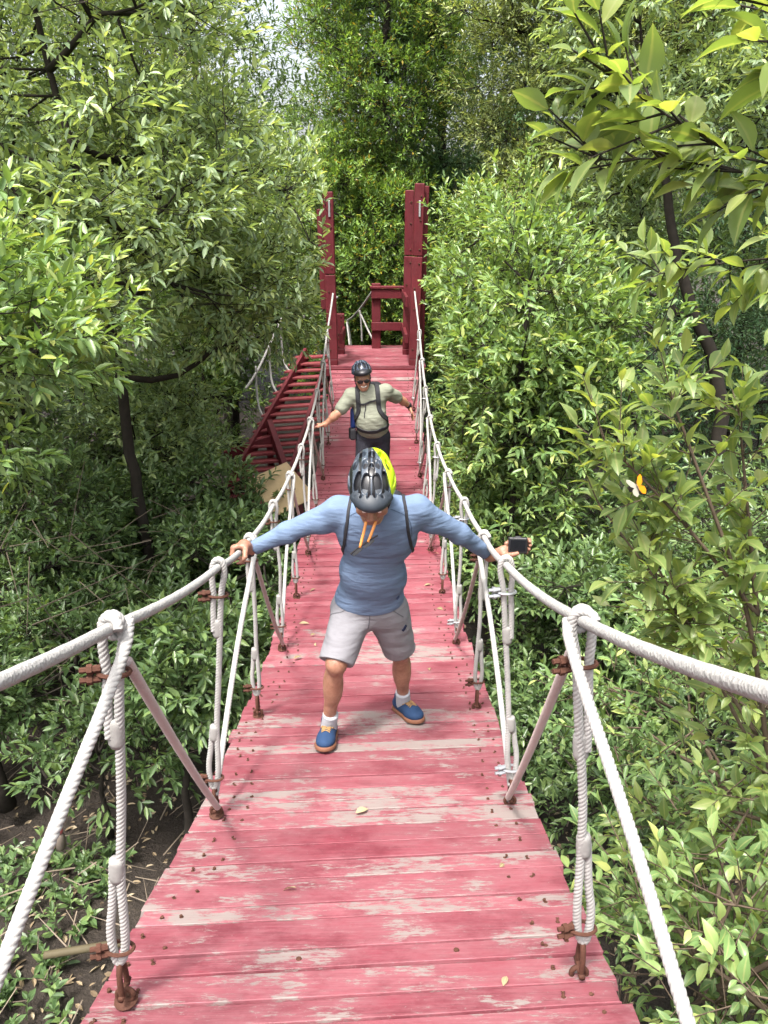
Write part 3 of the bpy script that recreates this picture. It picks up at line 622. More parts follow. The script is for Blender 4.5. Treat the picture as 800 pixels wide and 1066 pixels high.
def helmet(parent, C, R, sc, shell_mat, liner_mat, visor=True):
    L = lambda x, y, z: np.asarray(C) + R @ (np.array([x, y, z]) * sc); Rn = R
    lo, hi = bounds([L(a, b, c) for a in (-.13, .13) for b in (-.17, .20) for c in (-.09, .16)], .02)
    S = SDF(lo, hi, .0032); S.el(L(0, -.01, .0), np.array([.104, .145, .118]) * sc, R, .0); S.el(L(0, -.12, .015), np.array([.07, .06, .07]) * sc, R, .04)
    cut = R @ np.array([0, -.10, -1.0]); S.plane(L(0, 0, -.012), cut, .012)
    S.el(L(0, -.01, -.02), np.array([.086, .125, .112]) * sc, R, .004, 'cut')
    for x, y, z, rx, ry, rz, yaw in ((.026, .085, .080, .013, .042, .04, .10), (-.026, .085, .080, .013, .042, .04, -.10), (.062, .065, .068, .011, .045, .05, .25), (-.062, .065, .068, .011, .045, .05, -.25), (.028, -.005, .118, .011, .030, .03, .05), (-.028, -.005, .118, .011, .030, .03, -.05),
                               (.068, -.035, .088, .010, .035, .04, .1), (-.068, -.035, .088, .010, .035, .04, -.1), (0, .035, .117, .009, .034, .03, 0), (0, -.075, .105, .011, .032, .035, 0), (.040, -.09, .085, .011, .032, .04, -.1), (-.040, -.09, .085, .011, .032, .04, .1), (.090, .015, .035, .014, .034, .010, 0), (-.090, .015, .035, .014, .034, .010, 0)):
        S.el(L(x, y, z), np.array([rx * 1.28, ry * 1.1, rz]) * sc, R @ rot_z(-yaw), .004, 'cut')
    for x in (-.045, .045, -.012, .012): S.rc(L(x, .10, .09), L(x * 1.2, -.10, .118), .0055, .0055, .004, 'cut')
    h = S.build('helmet', shell_mat, parent)
    S = SDF(lo, hi, .004); S.el(L(0, -.01, -.006), np.array([.093, .133, .106]) * sc, R, .0); S.plane(L(0, 0, -.004), cut, .01); S.el(L(0, -.01, -.02), np.array([.080, .119, .092]) * sc, R, .004, 'cut'); S.build('helmet_liner', liner_mat, h)
    if visor:
        S = SDF(lo, hi + .02, .003); S.el(L(0, .015, .006), np.array([.103, .158, .058]) * sc, R, .0); S.el(L(0, .0, -.016), np.array([.110, .163, .062]) * sc, R, .003, 'cut'); S.plane(L(0, .085, 0), R @ np.array([0, -1., 0]), .004)
        for x in (-.066, -.040, -.014, .014, .040, .066): S.rc(L(x * .9, .11, .055), L(x * 1.15, .142 - abs(x) * .5, .030), .0058, .0058, .003, 'cut')
        S.build('visor', M['visor'], h)
    return h

# ---- the man in blue, near the middle of the frame, both hands on the handrails
def arr(*a): return np.array(a, float)
def man_in_blue():
    root = empty('person', (-.09, 3.45, float(deck_z(3.45))), 'man in light blue shirt and grey shorts leaning forward, hands on both rails', 'person')
    pel = arr(-.075, 3.50, 3.54); chest = arr(-.03, 3.30, 3.98); neck = arr(-.030, 3.17, 4.19); hc = arr(-.050, 3.035, 4.275)
    p = math.radians(35); R = np.stack([arr(1, 0, 0), arr(0, -math.cos(p), -math.sin(p)), arr(0, -math.sin(p), math.cos(p))], 1); tz = rot_z(.0)
    # R columns: side, face forward (towards the deck in front of him), up through the crown
    R[:, 0] = np.cross(R[:, 1], R[:, 2])
    sL, sR = arr(-.205, 3.27, 4.115), arr(.150, 3.27, 4.12); eL, eR = arr(-.445, 3.30, 4.00), arr(.355, 3.38, 3.965); wL, wR = arr(-.640, 3.315, 3.90), arr(.525, 3.50, 3.795)
    hipL, hipR = arr(-.165, 3.49, 3.50), arr(.020, 3.52, 3.49); kL, kR = arr(-.235, 3.31, 3.30), arr(.085, 3.60, 3.20); aL, aR = arr(-.292, 3.41, 2.88), arr(.112, 3.745, 2.79)
    allp = [pel, chest, neck, hc + arr(0, -.1, .12), hc - arr(0, 0, .15), sL, sR, eL, eR, wL - arr(.12, 0, .05), wR + arr(.2, 0, 0), kL, kR, aL - arr(0, .2, .12), aR - arr(0, .2, .12)]
    S = SDF(*bounds(allp, .10), .0045)
    S.el(chest, (.11, .06, .17), None, .0); S.rc(pel, chest, .07, .07, .03); S.rc(chest, neck, .07, .055, .05); S.rc(neck, hc + R @ arr(0, -.02, -.04), .055, .055, .02)
    for sh, e, w, hp, kn, a in ((sL, eL, wL, hipL, kL, aL), (sR, eR, wR, hipR, kR, aR)):
        S.rc(chest + arr(0, 0, .1), sh, .06, .045, .04); S.rc(sh, e, .040, .034, .02); S.rc(e, w, .034, .026, .02)
        S.rc(pel, hp, .09, .075, .04); S.rc(hp, kn, .075, .054, .03); fwd = arr(0, -.02, 0); mid = kn * .66 + a * .34
        S.rc(kn, a, .044, .032, .02); S.el(kn + arr(0, -.018, .0), (.042, .040, .050), None, .02); S.el(mid + arr(.004 * np.sign(kn[0]), .026, -.01), (.050, .052, .115), None, .03); S.rc(a, a - arr(0, .02, .05), .030, .022, .02)
    rail_y = 3.24; C = rail_pt(rail_y, -1) - arr(0, 0, .015); u = nv(rail_pt(3.4, -1) - rail_pt(3.1, -1)); n = nv(arr(0, 0, 1) - u * u[2]); v = np.cross(n, u); v = v if v[0] < 0 else -v
    Cg = C + u * .01; grip_hand(S, wL, Cg, u, v, n, -1)
    # left hand folded round the camera, heel of the hand on the rail
    K = arr(.652, 3.462, 3.868)
    S.rc(wR, arr(.585, 3.475, 3.822), .027, .029, .02); S.el(arr(.592, 3.478, 3.826), (.040, .022, .032), None, .015)
    for z, ln in ((.022, 1.0), (.002, 1.04), (-.018, .98), (-.036, .84)):
        finger(S, [arr(.600, 3.482, 3.846 + z), arr(.632, 3.500, 3.856 + z), arr(.632 + .052 * ln, 3.500, 3.862 + z), arr(.632 + .080 * ln, 3.484, 3.864 + z), arr(.632 + .078 * ln, 3.462, 3.864 + z)], .0115, .009)
    finger(S, [arr(.580, 3.460, 3.818), arr(.598, 3.438, 3.824), arr(.624, 3.426, 3.832), arr(.646, 3.428, 3.838)], .0145, .0105)
    L = head(S, hc, R, 1.0)
    S.build('body', M['skin'], root)
    # hair below the helmet, at the back and sides
    H = SDF(*bounds([hc], .16), .004); H.el(L(0, -.022, .010), (.083, .100, .084), R, .0); H.plane(L(0, .035, 0), R @ arr(0, 1., .0), .01); H.plane(L(0, 0, -.055), R @ arr(0, .3, -1), .01); H.build('hair', M['hair'], root)
    # long-sleeved shirt
    S = SDF(*bounds([pel - arr(0, 0, .18), neck + arr(0, 0, .12), wL, wR, chest - arr(0, .2, 0), chest + arr(0, .25, 0)], .07), .005)
    ax = nv(neck - pel); Rt = np.stack([arr(1, 0, 0), np.cross(ax, arr(1, 0, 0)), ax], 1)
    S.el(chest + arr(0, .0, .02), (.188, .118, .21), Rt, .0); S.el(pel * .55 + chest * .45, (.166, .120, .22), Rt, .06); S.el(pel + ax * .03, (.172, .122, .13), Rt, .06); S.rc(chest + ax * .14, neck + ax * .01, .10, .066, .05); S.rc(neck, hc + R @ arr(0, -.035, -.055), .064, .064, .02)
    for sh, e, w, sg in ((sL, eL, wL, -1), (sR, eR, wR, 1)):
        S.rc(chest + arr(sg * .06, 0, .09), sh, .092, .066, .06); S.rc(sh, e, .061, .046, .03); S.rc(e, w + (e - w) * .06, .046, .033, .02); S.rc(w + (e - w) * .10, w + (e - w) * .04, .036, .037, .004); S.el(e + arr(0, 0, -.012), (.046, .042, .040), None, .02); S.el(sh * .7 + e * .3 - arr(0, 0, .03), (.05, .045, .045), None, .03)
    S.wrinkle(.0026, (20, 34, 58), 4); S.plane(pel + ax * .012, arr(.03, .22, -1), .012)
    for w, e in ((wL, eL), (wR, eR)): S.rc(w, w + (w - e) * .4, .05, .05, .004, 'cut')
    shirt = S.build('shirt', cloth('blue_jersey', (.115, .163, .250), 300, .12, .55), root); TS = S
    S = SDF(*bounds([pel + arr(0, .2, .12), pel - arr(0, .2, 0), kL, kR - arr(0, 0, .02), hipL, hipR], .11), .0048)
    S.el(pel + arr(0, .005, -.015), (.178, .128, .13), None, .0)
    for hp, kn, sg in ((hipL, kL, -1), (hipR, kR, 1)): S.rc(hp + arr(0, 0, -.02), kn + (kn - hp) * .12 + arr(0, .01, 0), .108, .084, .035); S.el(hp + arr(0, .06, -.03), (.10, .09, .11), None, .05)
    S.wrinkle(.003, (24, 42, 66), 9)
    S.plane(pel + arr(0, 0, .10), arr(0, 0, 1), .008)
    mid = (kL + kR) / 2
    g = np.stack(np.meshgrid(*[S.lo[i] + np.arange(S.n[i]) * S.vox for i in range(3)], indexing='ij'), -1); left = g[..., 0] < -.07
    for kn, hp, sel in ((kL, hipL, left), (kR, hipR, ~left)):
        dd = nv(kn - hp); cutd = ((g - (kn - dd * .005)) @ dd); S.d = np.where(sel, np.maximum(S.d, cutd), S.d).astype(np.float32)
    S.build('shorts', cloth('grey_shorts', (.185, .182, .198), 300, .06, .45), root); SH = S
    mb = MB(); ribbon(mb, SH, [arr(.110, 3.43, 3.395), arr(.135, 3.45, 3.425)], .018, .003, .001); mb.build('pocket_tab', plain('navy_tab', (.012, .018, .05), .7), root)
    sm_ = plain('seam_thread', (.055, .08, .13), .9, .1)
    for s, sh in ((-1, sL), (1, sR)):
        mb = MB(); ribbon(mb, TS, [neck + arr(s * .055, -.03, -.02), sh * .7 + neck * .3 + arr(0, -.07, .0), sh + arr(-s * .03, -.08, -.03), sh + arr(-s * .02, -.06, -.11)], .004, .0012, .0002, .010); mb.build('seam', sm_, shirt)
    for e, w in ((eL, wL), (eR, wR)):
        d = nv(w - e); e1 = nv(np.cross(d, arr(0, 0, 1))); e2 = np.cross(e1, d); mb = MB(); ribbon(mb, TS, [w - d * .030 + (np.cos(k) * e1 + np.sin(k) * e2) * .035 for k in np.linspace(0, 6.28, 12)], .004, .0012, .0002, .010); mb.build('cuff_seam', sm_, shirt)
    mb = MB(); ribbon(mb, SH, [pel + arr(.005, -.14, .04), pel + arr(.004, -.14, -.04), pel + arr(.002, -.12, -.10)], .005, .0012, .0002, .010); mb.build('fly_seam', plain('grey_thread', (.10, .098, .108), .9, .1), root)
    for s in (-1, 1): mb = MB(); ribbon(mb, SH, [pel + arr(s * .09, -.12, .045), pel + arr(s * .125, -.10, .0), pel + arr(s * .165, -.05, -.055)], .006, .0014, .0002, .010); mb.build('pocket_seam', plain('grey_thread', (.10, .098, .108), .9, .1), root)
    mb = MB(); ribbon(mb, TS, [arr(.105, 3.35, 3.61), arr(.122, 3.36, 3.595)], .022, .0015, .0005); mb.build('shirt_badge', plain('dark_badge', (.03, .05, .12), .7), shirt)
    sock = cloth('white_sock', (.33, .34, .37), 300, .05, .2); blue = cloth('blue_canvas', (.018, .040, .092), 300, .15, .1, .8); gum = plain('gum_sole', (.15, .065, .038), .7, .3); lace = plain('tan_lace', (.24, .14, .06), .8)
    for a, kn, td in ((aL, kL, arr(-.06, -1, 0)), (aR, kR, arr(.50, -1, 0))):
        z = float(deck_z(a[1])) + .006; d = nv(kn - a); b = arr(a[0], a[1], z + .05); mb = MB(); Pp = [b, b + d * .04, b + d * .085, b + d * .118]; mb.add2(*tube(resample(Pp, .006), .043, 20, True, lambda th, q: (1 - .8 * np.minimum(q, .06)) + .012 * np.sin(th * 20))); mb.build('sock', sock, root, True)
        shoe(root, a, nv(td), z, (blue, gum, lace))
    hm = NT('helmet_grey_black'); co = hm.coord(); sx = hm.add('ShaderNodeSeparateXYZ'); hm.link(co, sx.inputs[0])
    n = hm.noise(co, 60, 3); grey = hm.mix(n, (.026, .034, .047), (.062, .078, .102))
    def finish(o, Rh):
        def axis(v):
            d = hm.add('ShaderNodeVectorMath', operation='DOT_PRODUCT'); d.inputs[1].default_value = tuple(v); hm.link(co, d.inputs[0]); return hm.math('SUBTRACT', d.outputs['Value'], float(np.dot(v, o)))
        x = axis(-Rh[:, 0]); y = axis(Rh[:, 1]); wv = hm.math('SINE', hm.math('MULTIPLY', hm.math('ABSOLUTE', x), 170))
        c = hm.mix(hm.ramp(wv, [(.42, (0, 0, 0)), (.56, (1, 1, 1))]), grey, (.008, .008, .010))
        ye = hm.math('SUBTRACT', x, hm.math('MULTIPLY', y, .36)); c = hm.mix(hm.ramp(hm.math('SUBTRACT', ye, .050), [(.0, (0, 0, 0)), (.002, (1, 1, 1))]), c, (.34, .47, .010)); hm.set(c, .28, .5)
    hm.finish = finish
    M['visor'] = plain('visor_grey', (.020, .026, .035), .5, .35, var=.35)
    Rh = R @ np.array(Matrix.Rotation(math.radians(11), 3, 'X')); hC = hc + R @ arr(0, -.012, .052); hm.finish(hC - arr(*root.location), Rh); h = helmet(root, hC, Rh, .97, hm.m, M['blackplastic'])
    # chin straps
    mb = MB()
    for s in (-1, 1): mb.add2(*tube(smooth_path([L(s * .082, .01, .03), L(s * .078, .015, -.04), L(s * .05, .035, -.10), L(0, .045, -.125)], .01, 2), .005, 6))
    mb.build('chin_strap', M['black'], h)
    mb = MB()
    for s in (-1, 1): mb.add2(*tube([L(s * .031, .0895, -.001), L(s * .031, .0925, -.001)], [.009, .001], 10))
    mb.build('eyes', M['eye'], root)
    mb = MB(); mb.add2(*tube(smooth_path([L(-.022, .0905, -.063), L(0, .0955, -.060), L(.022, .0905, -.063)], .004, 1), .004, 6)); mb.build('lips', M['lip'], root)
    k = np.linspace(0, 2 * np.pi, 24); dw = nv(eL - wL); e1 = nv(np.cross(dw, arr(0, 0, 1))); e2 = np.cross(e1, dw); wc = wL + dw * .004
    mb = MB(); mb.add2(*tube([wc - dw * .012, wc - dw * .012, wc + dw * .012, wc + dw * .012], [.029, .036, .036, .029], 20)); mb.build('wrist_band', M['black'], root)
    # sunglasses held by the temples in his mouth
    sg = empty('sunglasses', tuple(L(0, .11, -.07)), 'sunglasses with orange arms dangling from the mouth of the man in blue', 'sunglasses')
    og = plain('orange_temple', (.62, .24, .06), .5, .4, var=.1); m0 = L(-.016, .097, -.060); m1 = L(.024, .097, -.062)
    d = nv(arr(-.25, -.30, -1.0)); f0, f1 = m0 + d * .085, m1 + d * .112; f0 = f0 + arr(-.012, -.01, 0)
    for a, b in ((m0, f0), (m1, f1)):
        mb = MB(); mb.add2(*tube(smooth_path([a, a * .6 + b * .4 + arr(0, -.006, 0), b], .012, 1), .0062, 8)); mb.build('temple', og, sg, True)
    x = nv(f1 - f0); ctr = (f0 + f1) / 2; mb = MB(); Rg = np.stack([x, nv(np.cross(d, x)), d], 1)
    for s in (-1, 1):
        q = np.linspace(0, 2 * np.pi, 18, endpoint=False); pr = np.stack([np.cos(q) * .027, np.zeros(18), np.sin(q) * .011], 1); V = np.concatenate([pr + arr(0, -.0025, 0), pr + arr(0, .0025, 0)]) @ Rg.T + ctr + x * s * .030 + d * .012
        m2 = MB(); m2.add2(V, [np.array([list(range(18)), list(range(35, 17, -1))]), np.array([[i, 18 + i, 18 + (i + 1) % 18, (i + 1) % 18] for i in range(18)])]); m2.build('lens', M['blackplastic'], sg)
    mb.add2(*tube(smooth_path([ctr - x * .072, ctr - x * .03 - d * .006, ctr - d * .002, ctr + x * .03 - d * .006, ctr + x * .072], .008, 2), .0042, 8)); mb.build('frame', M['blackplastic'], sg)
    # slim backpack
    bp = empty('backpack', tuple(chest + arr(0, .2, 0)), 'small black backpack on the back of the man in blue, thin straps at his armpits', 'backpack')
    for s in (-1, 1):
        mb = MB(); ribbon(mb, TS, [chest + arr(s * .115, .10, .19), chest + arr(s * .118, .0, .23), chest + arr(s * .118, -.10, .16), chest + arr(s * .150, -.13, .05), chest + arr(s * .178, -.09, -.04), chest + arr(s * .19, .02, -.10)], .014, .005, .001); mb.build('strap', M['black'], bp)
    S = SDF(*bounds([chest + arr(0, .24, .1), chest + arr(0, .3, -.2)], .22), .007); S.bx(chest + arr(0, .235, -.02) , (.125, .065, .20), Rt, .05); S.build('pack', cloth('black_pack', (.02, .02, .024), 200, .2, .2), bp)
    # camera
    cm = empty('camera', tuple(K), 'small black camera held over the right handrail by the man in blue', 'camera')
    Rk = rot_z(-.10) @ np.array(Matrix.Rotation(-.20, 3, 'X')); S = SDF(*bounds([K], .10), .0022); S.bx(K, (.046, .016, .040), Rk, .007); S.bx(K + Rk @ arr(0, 0, .041), (.014, .008, .004), Rk, .003); S.build('camera_body', M['blackplastic'], cm)
    mb = MB(); box(mb, K + Rk @ arr(0, -.0172, .002), (.074, .002, .058), Rk, .001); mb.build('screen', plain('dark_screen', (.006, .007, .009), .08, .6, var=.05), cm)
    mb = MB(); mb.add2(*tube([K + Rk @ arr(.012, .015, .008), K + Rk @ arr(.012, .028, .008), K + Rk @ arr(.012, .028, .008)], [.019, .018, .012], 18)); mb.build('lens', M['blackplastic'], cm)
man_in_blue()

# ---- the man behind, walking towards the camera
def man_behind():
    dz = float(deck_z(8.35)); root = empty('person', (-.15, 8.35, dz), 'smiling man in sage green shirt, sunglasses and helmet walking behind the man in blue', 'person')
    pel = arr(-.125, 8.36, dz + .90); chest = arr(-.165, 8.32, dz + 1.19); neck = arr(-.205, 8.30, dz + 1.385); hc = arr(-.232, 8.25, dz + 1.51)
    p = math.radians(12); yaw = .12; R = np.stack([arr(1, 0, 0), arr(0, -math.cos(p), -math.sin(p)), arr(0, -math.sin(p), math.cos(p))], 1); R[:, 0] = np.cross(R[:, 1], R[:, 2]); R = rot_z(yaw) @ np.array(Matrix.Rotation(-.10, 3, 'Y')) @ R
    sL, sR = arr(-.355, 8.31, dz + 1.305), arr(.015, 8.34, dz + 1.345); eL, eR = arr(-.505, 8.22, dz + 1.13), arr(.185, 8.52, dz + 1.22); wL, wR = arr(-.635, 8.24, dz + 1.01), arr(.285, 8.66, dz + 1.12)
    hipL, hipR = arr(-.215, 8.36, dz + .83), arr(-.035, 8.37, dz + .83); kL, kR = arr(-.235, 8.26, dz + .47), arr(-.02, 8.40, dz + .46); aL, aR = arr(-.245, 8.34, dz + .09), arr(-.015, 8.52, dz + .07)
    S = SDF(*bounds([pel, hc + arr(0, 0, .15), sL, sR, eL, eR, wL - arr(.13, 0, .1), wR + arr(.1, .05, -.15), aL - arr(0, .15, .09), aR + arr(0, .1, -.09)], .09), .006)
    S.el(chest, (.11, .07, .17), None, .0); S.rc(pel, chest, .07, .07, .03); S.rc(chest, neck, .07, .058, .05); S.rc(neck, hc + R @ arr(0, -.02, -.04), .058, .058, .02)
    for sh, e, w, hp, kn, a in ((sL, eL, wL, hipL, kL, aL), (sR, eR, wR, hipR, kR, aR)):
        S.rc(chest + arr(0, 0, .1), sh, .06, .05, .04); S.rc(sh, e, .050, .042, .02); S.rc(e, w, .043, .028, .02); S.el(e * .7 + w * .3, (.045, .045, .045), None, .03); S.rc(pel, hp, .09, .075, .04); S.rc(hp, kn, .07, .05, .03); S.rc(kn, a, .048, .034, .03); S.rc(a, a - arr(0, .09, .03), .034, .026, .02)
    open_hand(S, wL, arr(-.95, -.05, -.30), arr(.1, -1, .3), arr(.2, .2, .9), .3, 1.05); open_hand(S, wR, arr(.35, .05, -.85), arr(.1, -.6, .1), arr(.9, .1, .3), .3, 1.05)
    L = head(S, hc, R, 1.02); S.build('body', M['skin_fair'], root)
    H = SDF(*bounds([hc], .16), .005); H.el(L(0, -.022, .010), (.083, .100, .084), R, .0); H.plane(L(0, .03, 0), R @ arr(0, 1., .0), .01); H.plane(L(0, 0, -.05), R @ arr(0, .3, -1), .01); H.build('hair', M['hair'], root)
    S = SDF(*bounds([pel - arr(0, .2, .15), pel + arr(0, .2, 0), neck + arr(0, 0, .08), eL, eR, sL, sR], .08), .006)
    S.el(chest + arr(0, 0, .03), (.185, .130, .20), None, .0); S.el(pel * .45 + chest * .55 + arr(.01, -.045, -.03), (.175, .150, .185), None, .06); S.el(pel + arr(0, -.01, .03), (.175, .135, .13), None, .05); S.rc(chest + arr(0, 0, .12), neck - arr(0, 0, .02), .10, .075, .05)
    for sh, e, sg in ((sL, eL, -1), (sR, eR, 1)): S.rc(chest + arr(sg * .06, 0, .1), sh, .10, .08, .06); S.rc(sh, sh * .28 + e * .72, .080, .072, .03)
    S.wrinkle(.0034, (26, 44, 70), 14); S.plane(pel - arr(0, 0, .06), arr(0, 0, -1), .01)
    for sh, e in ((sL, eL), (sR, eR)): S.rc(sh * .30 + e * .70, e + (e - sh) * .5, .004, .004, .0, 'cut')
    S.build('shirt', cloth('sage_tee', (.20, .21, .165), 300, .08, .5), root); TS = S
    S = SDF(*bounds([pel + arr(0, .2, .1), pel - arr(0, .2, 0), aL - arr(0, 0, .02), aR], .10), .007); S.el(pel + arr(0, .0, -.03), (.178, .13, .14), None, .0)
    for hp, kn, a in ((hipL, kL, aL), (hipR, kR, aR)): S.rc(hp, kn, .105, .082, .04); S.rc(kn, a + arr(0, 0, .02), .08, .062, .02)
    S.wrinkle(.002, (25, 45, 70), 15); S.plane(pel + arr(0, 0, .03), arr(0, 0, 1), .006); S.plane(arr(0, 0, dz + .07), arr(0, 0, -1), .005); S.build('trousers', cloth('dark_trousers', (.022, .022, .030), 300, .2, .4), root)
    dk = plain('dark_shoe', (.03, .03, .035), .7, .3)
    for a, td in ((aL, arr(-.1, -1, 0)), (aR, arr(.1, -1, 0))): shoe(root, a, nv(td), float(deck_z(a[1])) + .006, (dk, M['blackplastic'], dk), False)
    hs = plain('helmet_blue_black', (.030, .040, .065), .25, .55, var=.5, scale=24); M['visor'] = plain('visor_black', (.012, .012, .016), .4, .4)
    h = helmet(root, hc + R @ arr(0, -.02, .062), R @ np.array(Matrix.Rotation(math.radians(12), 3, 'X')), 1.06, hs, M['blackplastic'])
    mb = MB()
    for s in (-1, 1): mb.add2(*tube(smooth_path([L(s * .084, .0, .03), L(s * .080, .012, -.05), L(s * .05, .04, -.105), L(0, .055, -.128)], .01, 2), .006, 6))
    mb.build('chin_strap', M['black'], h)
    gl = MB()
    for s in (-1, 1):
        q = np.linspace(0, 2 * np.pi, 18, endpoint=False); pr = np.stack([np.cos(q) * .030, -.010 * np.abs(np.cos(q) * (s * np.cos(q) > 0)), np.sin(q) * .021], 1); V = np.concatenate([pr, pr + arr(0, .004, 0)]); V = np.array([L(s * .034 + a, .104 + b, .0 + c) for a, b, c in V]); gl.add2(V, [np.array([list(range(18)), list(range(35, 17, -1))]), np.array([[i, 18 + i, 18 + (i + 1) % 18, (i + 1) % 18] for i in range(18)])])
        gl.add2(*tube([L(s * .064, .098, .005), L(s * .082, .07, .006), L(s * .086, -.01, .008)], .004, 6))
    gl.add2(*tube([L(-.06, .104, .014), L(0, .108, .012), L(.06, .104, .014)], .004, 6)); gl.build('sunglasses', M['blackplastic'], root)
    mb = MB(); mb.add2(*tube(smooth_path([L(-.030, .088, -.056), L(-.012, .096, -.064), L(.012, .096, -.064), L(.030, .088, -.056)], .005, 1), .0055, 6)); mb.build('teeth', M['eye'], root)
    dw = nv(eR - wR); mb = MB(); mb.add2(*tube([wR - dw * .0, wR - dw * .0, wR + dw * .04, wR + dw * .04], [.028, .037, .037, .028], 16)); mb.build('wristwatch', M['black'], root)
    bp = empty('backpack', tuple(chest + arr(0, .2, 0)), 'black backpack with chest and hip straps worn by the man in the sage shirt', 'backpack')
    for s in (-1, 1):
        c = chest; mb = MB(); ribbon(mb, TS, [c + arr(s * .09 - .02, .10, .22), c + arr(s * .10 - .02, .0, .24), c + arr(s * .105 - .01, -.11, .14), c + arr(s * .125, -.15, .0), c + arr(s * .155, -.11, -.10), c + arr(s * .18, .0, -.16)], .052, .012, .002); mb.build('strap', M['black'], bp)
    mb = MB(); ribbon(mb, TS, [chest + arr(-.115, -.15, .03), chest + arr(-.0, -.17, .06), chest + arr(.10, -.13, .10)], .020, .006, .003); mb.build('chest_strap', M['black'], bp)
    mb = MB(); ribbon(mb, TS, [chest + arr(-.035, -.17, .045), chest + arr(-.055, -.18, -.03), chest + arr(-.060, -.19, -.09)], .010, .004, .003); mb.build('strap_end', M['black'], bp)
    mb = MB(); b0 = pel + arr(0, 0, .055); ribbon(mb, TS, [b0 + arr(-.17, .05, .05), b0 + arr(-.15, -.09, .03), b0 + arr(-.02, -.16, .0), b0 + arr(.13, -.11, .03), b0 + arr(.17, .05, .05)], .045, .008, .003); mb.build('hip_belt', M['black'], bp)
    S = SDF(*bounds([chest + arr(0, .26, .2), chest + arr(0, .3, -.25)], .24), .008); S.bx(chest + arr(0, .235, -.03), (.145, .09, .25), None, .06); S.build('pack', cloth('black_rucksack', (.02, .02, .024), 200, .2, .2), bp)
    bt = empty('water_bottle', tuple(pel + arr(-.19, .02, .2)), 'blue water bottle in the side pocket of the black backpack', 'bottle'); q = pel + arr(-.215, .03, .03)
    MB().add2(*tube([q, q + arr(0, 0, .01), q + arr(0, 0, .20), q + arr(0, 0, .225), q + arr(0, 0, .23)], [.028, .036, .036, .018, .016], 14)).build('bottle_body', plain('blue_bottle', (.03, .07, .28), .3, .5), bt, True)
    MB().add2(*tube([q + arr(0, 0, .231), q + arr(0, 0, .232), q + arr(0, 0, .262)], [.005, .022, .020], 12)).build('bottle_cap', plain('blue_cap', (.06, .15, .5), .4, .4), bt, True)
    S = SDF(*bounds([pel + arr(-.22, -.02, -.03)], .14), .006); S.bx(pel + arr(-.225, -.03, -.025), (.035, .055, .065), rot_z(.3), .02); tag(S.build('pouch', M['black'], None), 'small black pouch hanging at the hip of the man in the sage shirt', 'pouch')
man_behind()

# ------------------------------------------------------------------ vegetation
LEAF = {}
def leaf_template(kind):
    """unit leaf along +y, width along x, upper face +z"""
    if kind == 'near':
        t = np.array([.10, .26, .46, .66, .85]); w = np.array([.30, .80, 1.0, .80, .38]) * .5; cz = -.16 * (t - .35) ** 2 * 2.2
        V = [[0, 0, 0]]
        for a, b, c in zip(t, w, cz): V += [[-b, a, c + .16 * b], [0, a, c], [b, a, c + .16 * b]]
        V.append([0, 1, -.16 * .65 ** 2 * 2.2]); n = len(t); Q = []; T = [[0, 2, 1], [0, 3, 2]]
        for i in range(n - 1):
            a = 1 + 3 * i; Q += [[a, a + 1, a + 4, a + 3], [a + 1, a + 2, a + 5, a + 4]]
        a = 1 + 3 * (n - 1); e = len(V) - 1; T += [[a, a + 1, e], [a + 1, a + 2, e]]
        return np.array(V), [np.array(Q), np.array(T)]
    if kind == 'mid':
        V = [[0, 0, 0], [.42, .30, .07], [.38, .66, .05], [0, 1, -.09], [-.38, .66, .05], [-.42, .30, .07]]
        return np.array(V), [np.array([[0, 1, 2, 3], [0, 3, 4, 5]])]
    V = [[0, 0, 0], [.45, .48, .05], [0, 1, -.04], [-.45, .48, .05]]
    return np.array(V), [np.array([[0, 1, 2], [0, 2, 3]])]
for k in ('near', 'mid', 'far'): LEAF[k] = leaf_template(k)

def leaves(mb, p, d, up, L, W, kind):
    """p,d,up (N,3); L,W (N,)"""
    if len(p) == 0: return
    V, Fs = LEAF[kind]; d = nv(d); x = nv(np.cross(d, up)); z = np.cross(x, d)
    P = p[:, None] + V[None, :, 0, None] * W[:, None, None] * x[:, None] + V[None, :, 1, None] * L[:, None, None] * d[:, None] + V[None, :, 2, None] * L[:, None, None] * z[:, None]
    o = (np.arange(len(p)) * len(V))[:, None, None]
    if kind == 'near': mb.att[mb.n] = np.tile(np.array([1.] + [0, 1, 0] * 5 + [1.], np.float32), len(p))
    mb.add2(P.reshape(-1, 3), [(F[None] + o).reshape(-1, F.shape[1]) for F in Fs])
def sticks(mb, a, b, ra, rb):
    d = nv(b - a); x = nv(np.cross(d, np.array([.3, .5, .81]))); z = np.cross(x, d); th = np.array([0, 2.094, 4.189])
    ring = np.cos(th)[None, :, None] * x[:, None] + np.sin(th)[None, :, None] * z[:, None]
    P = np.concatenate([a[:, None] + ring * np.asarray(ra)[:, None, None], b[:, None] + ring * np.asarray(rb)[:, None, None]], 1)
    F = np.array([[0, 1, 4, 3], [1, 2, 5, 4], [2, 0, 3, 5]]); mb.add((P).reshape(-1, 3), (F[None] + (np.arange(len(a)) * 6)[:, None, None]).reshape(-1, 4))

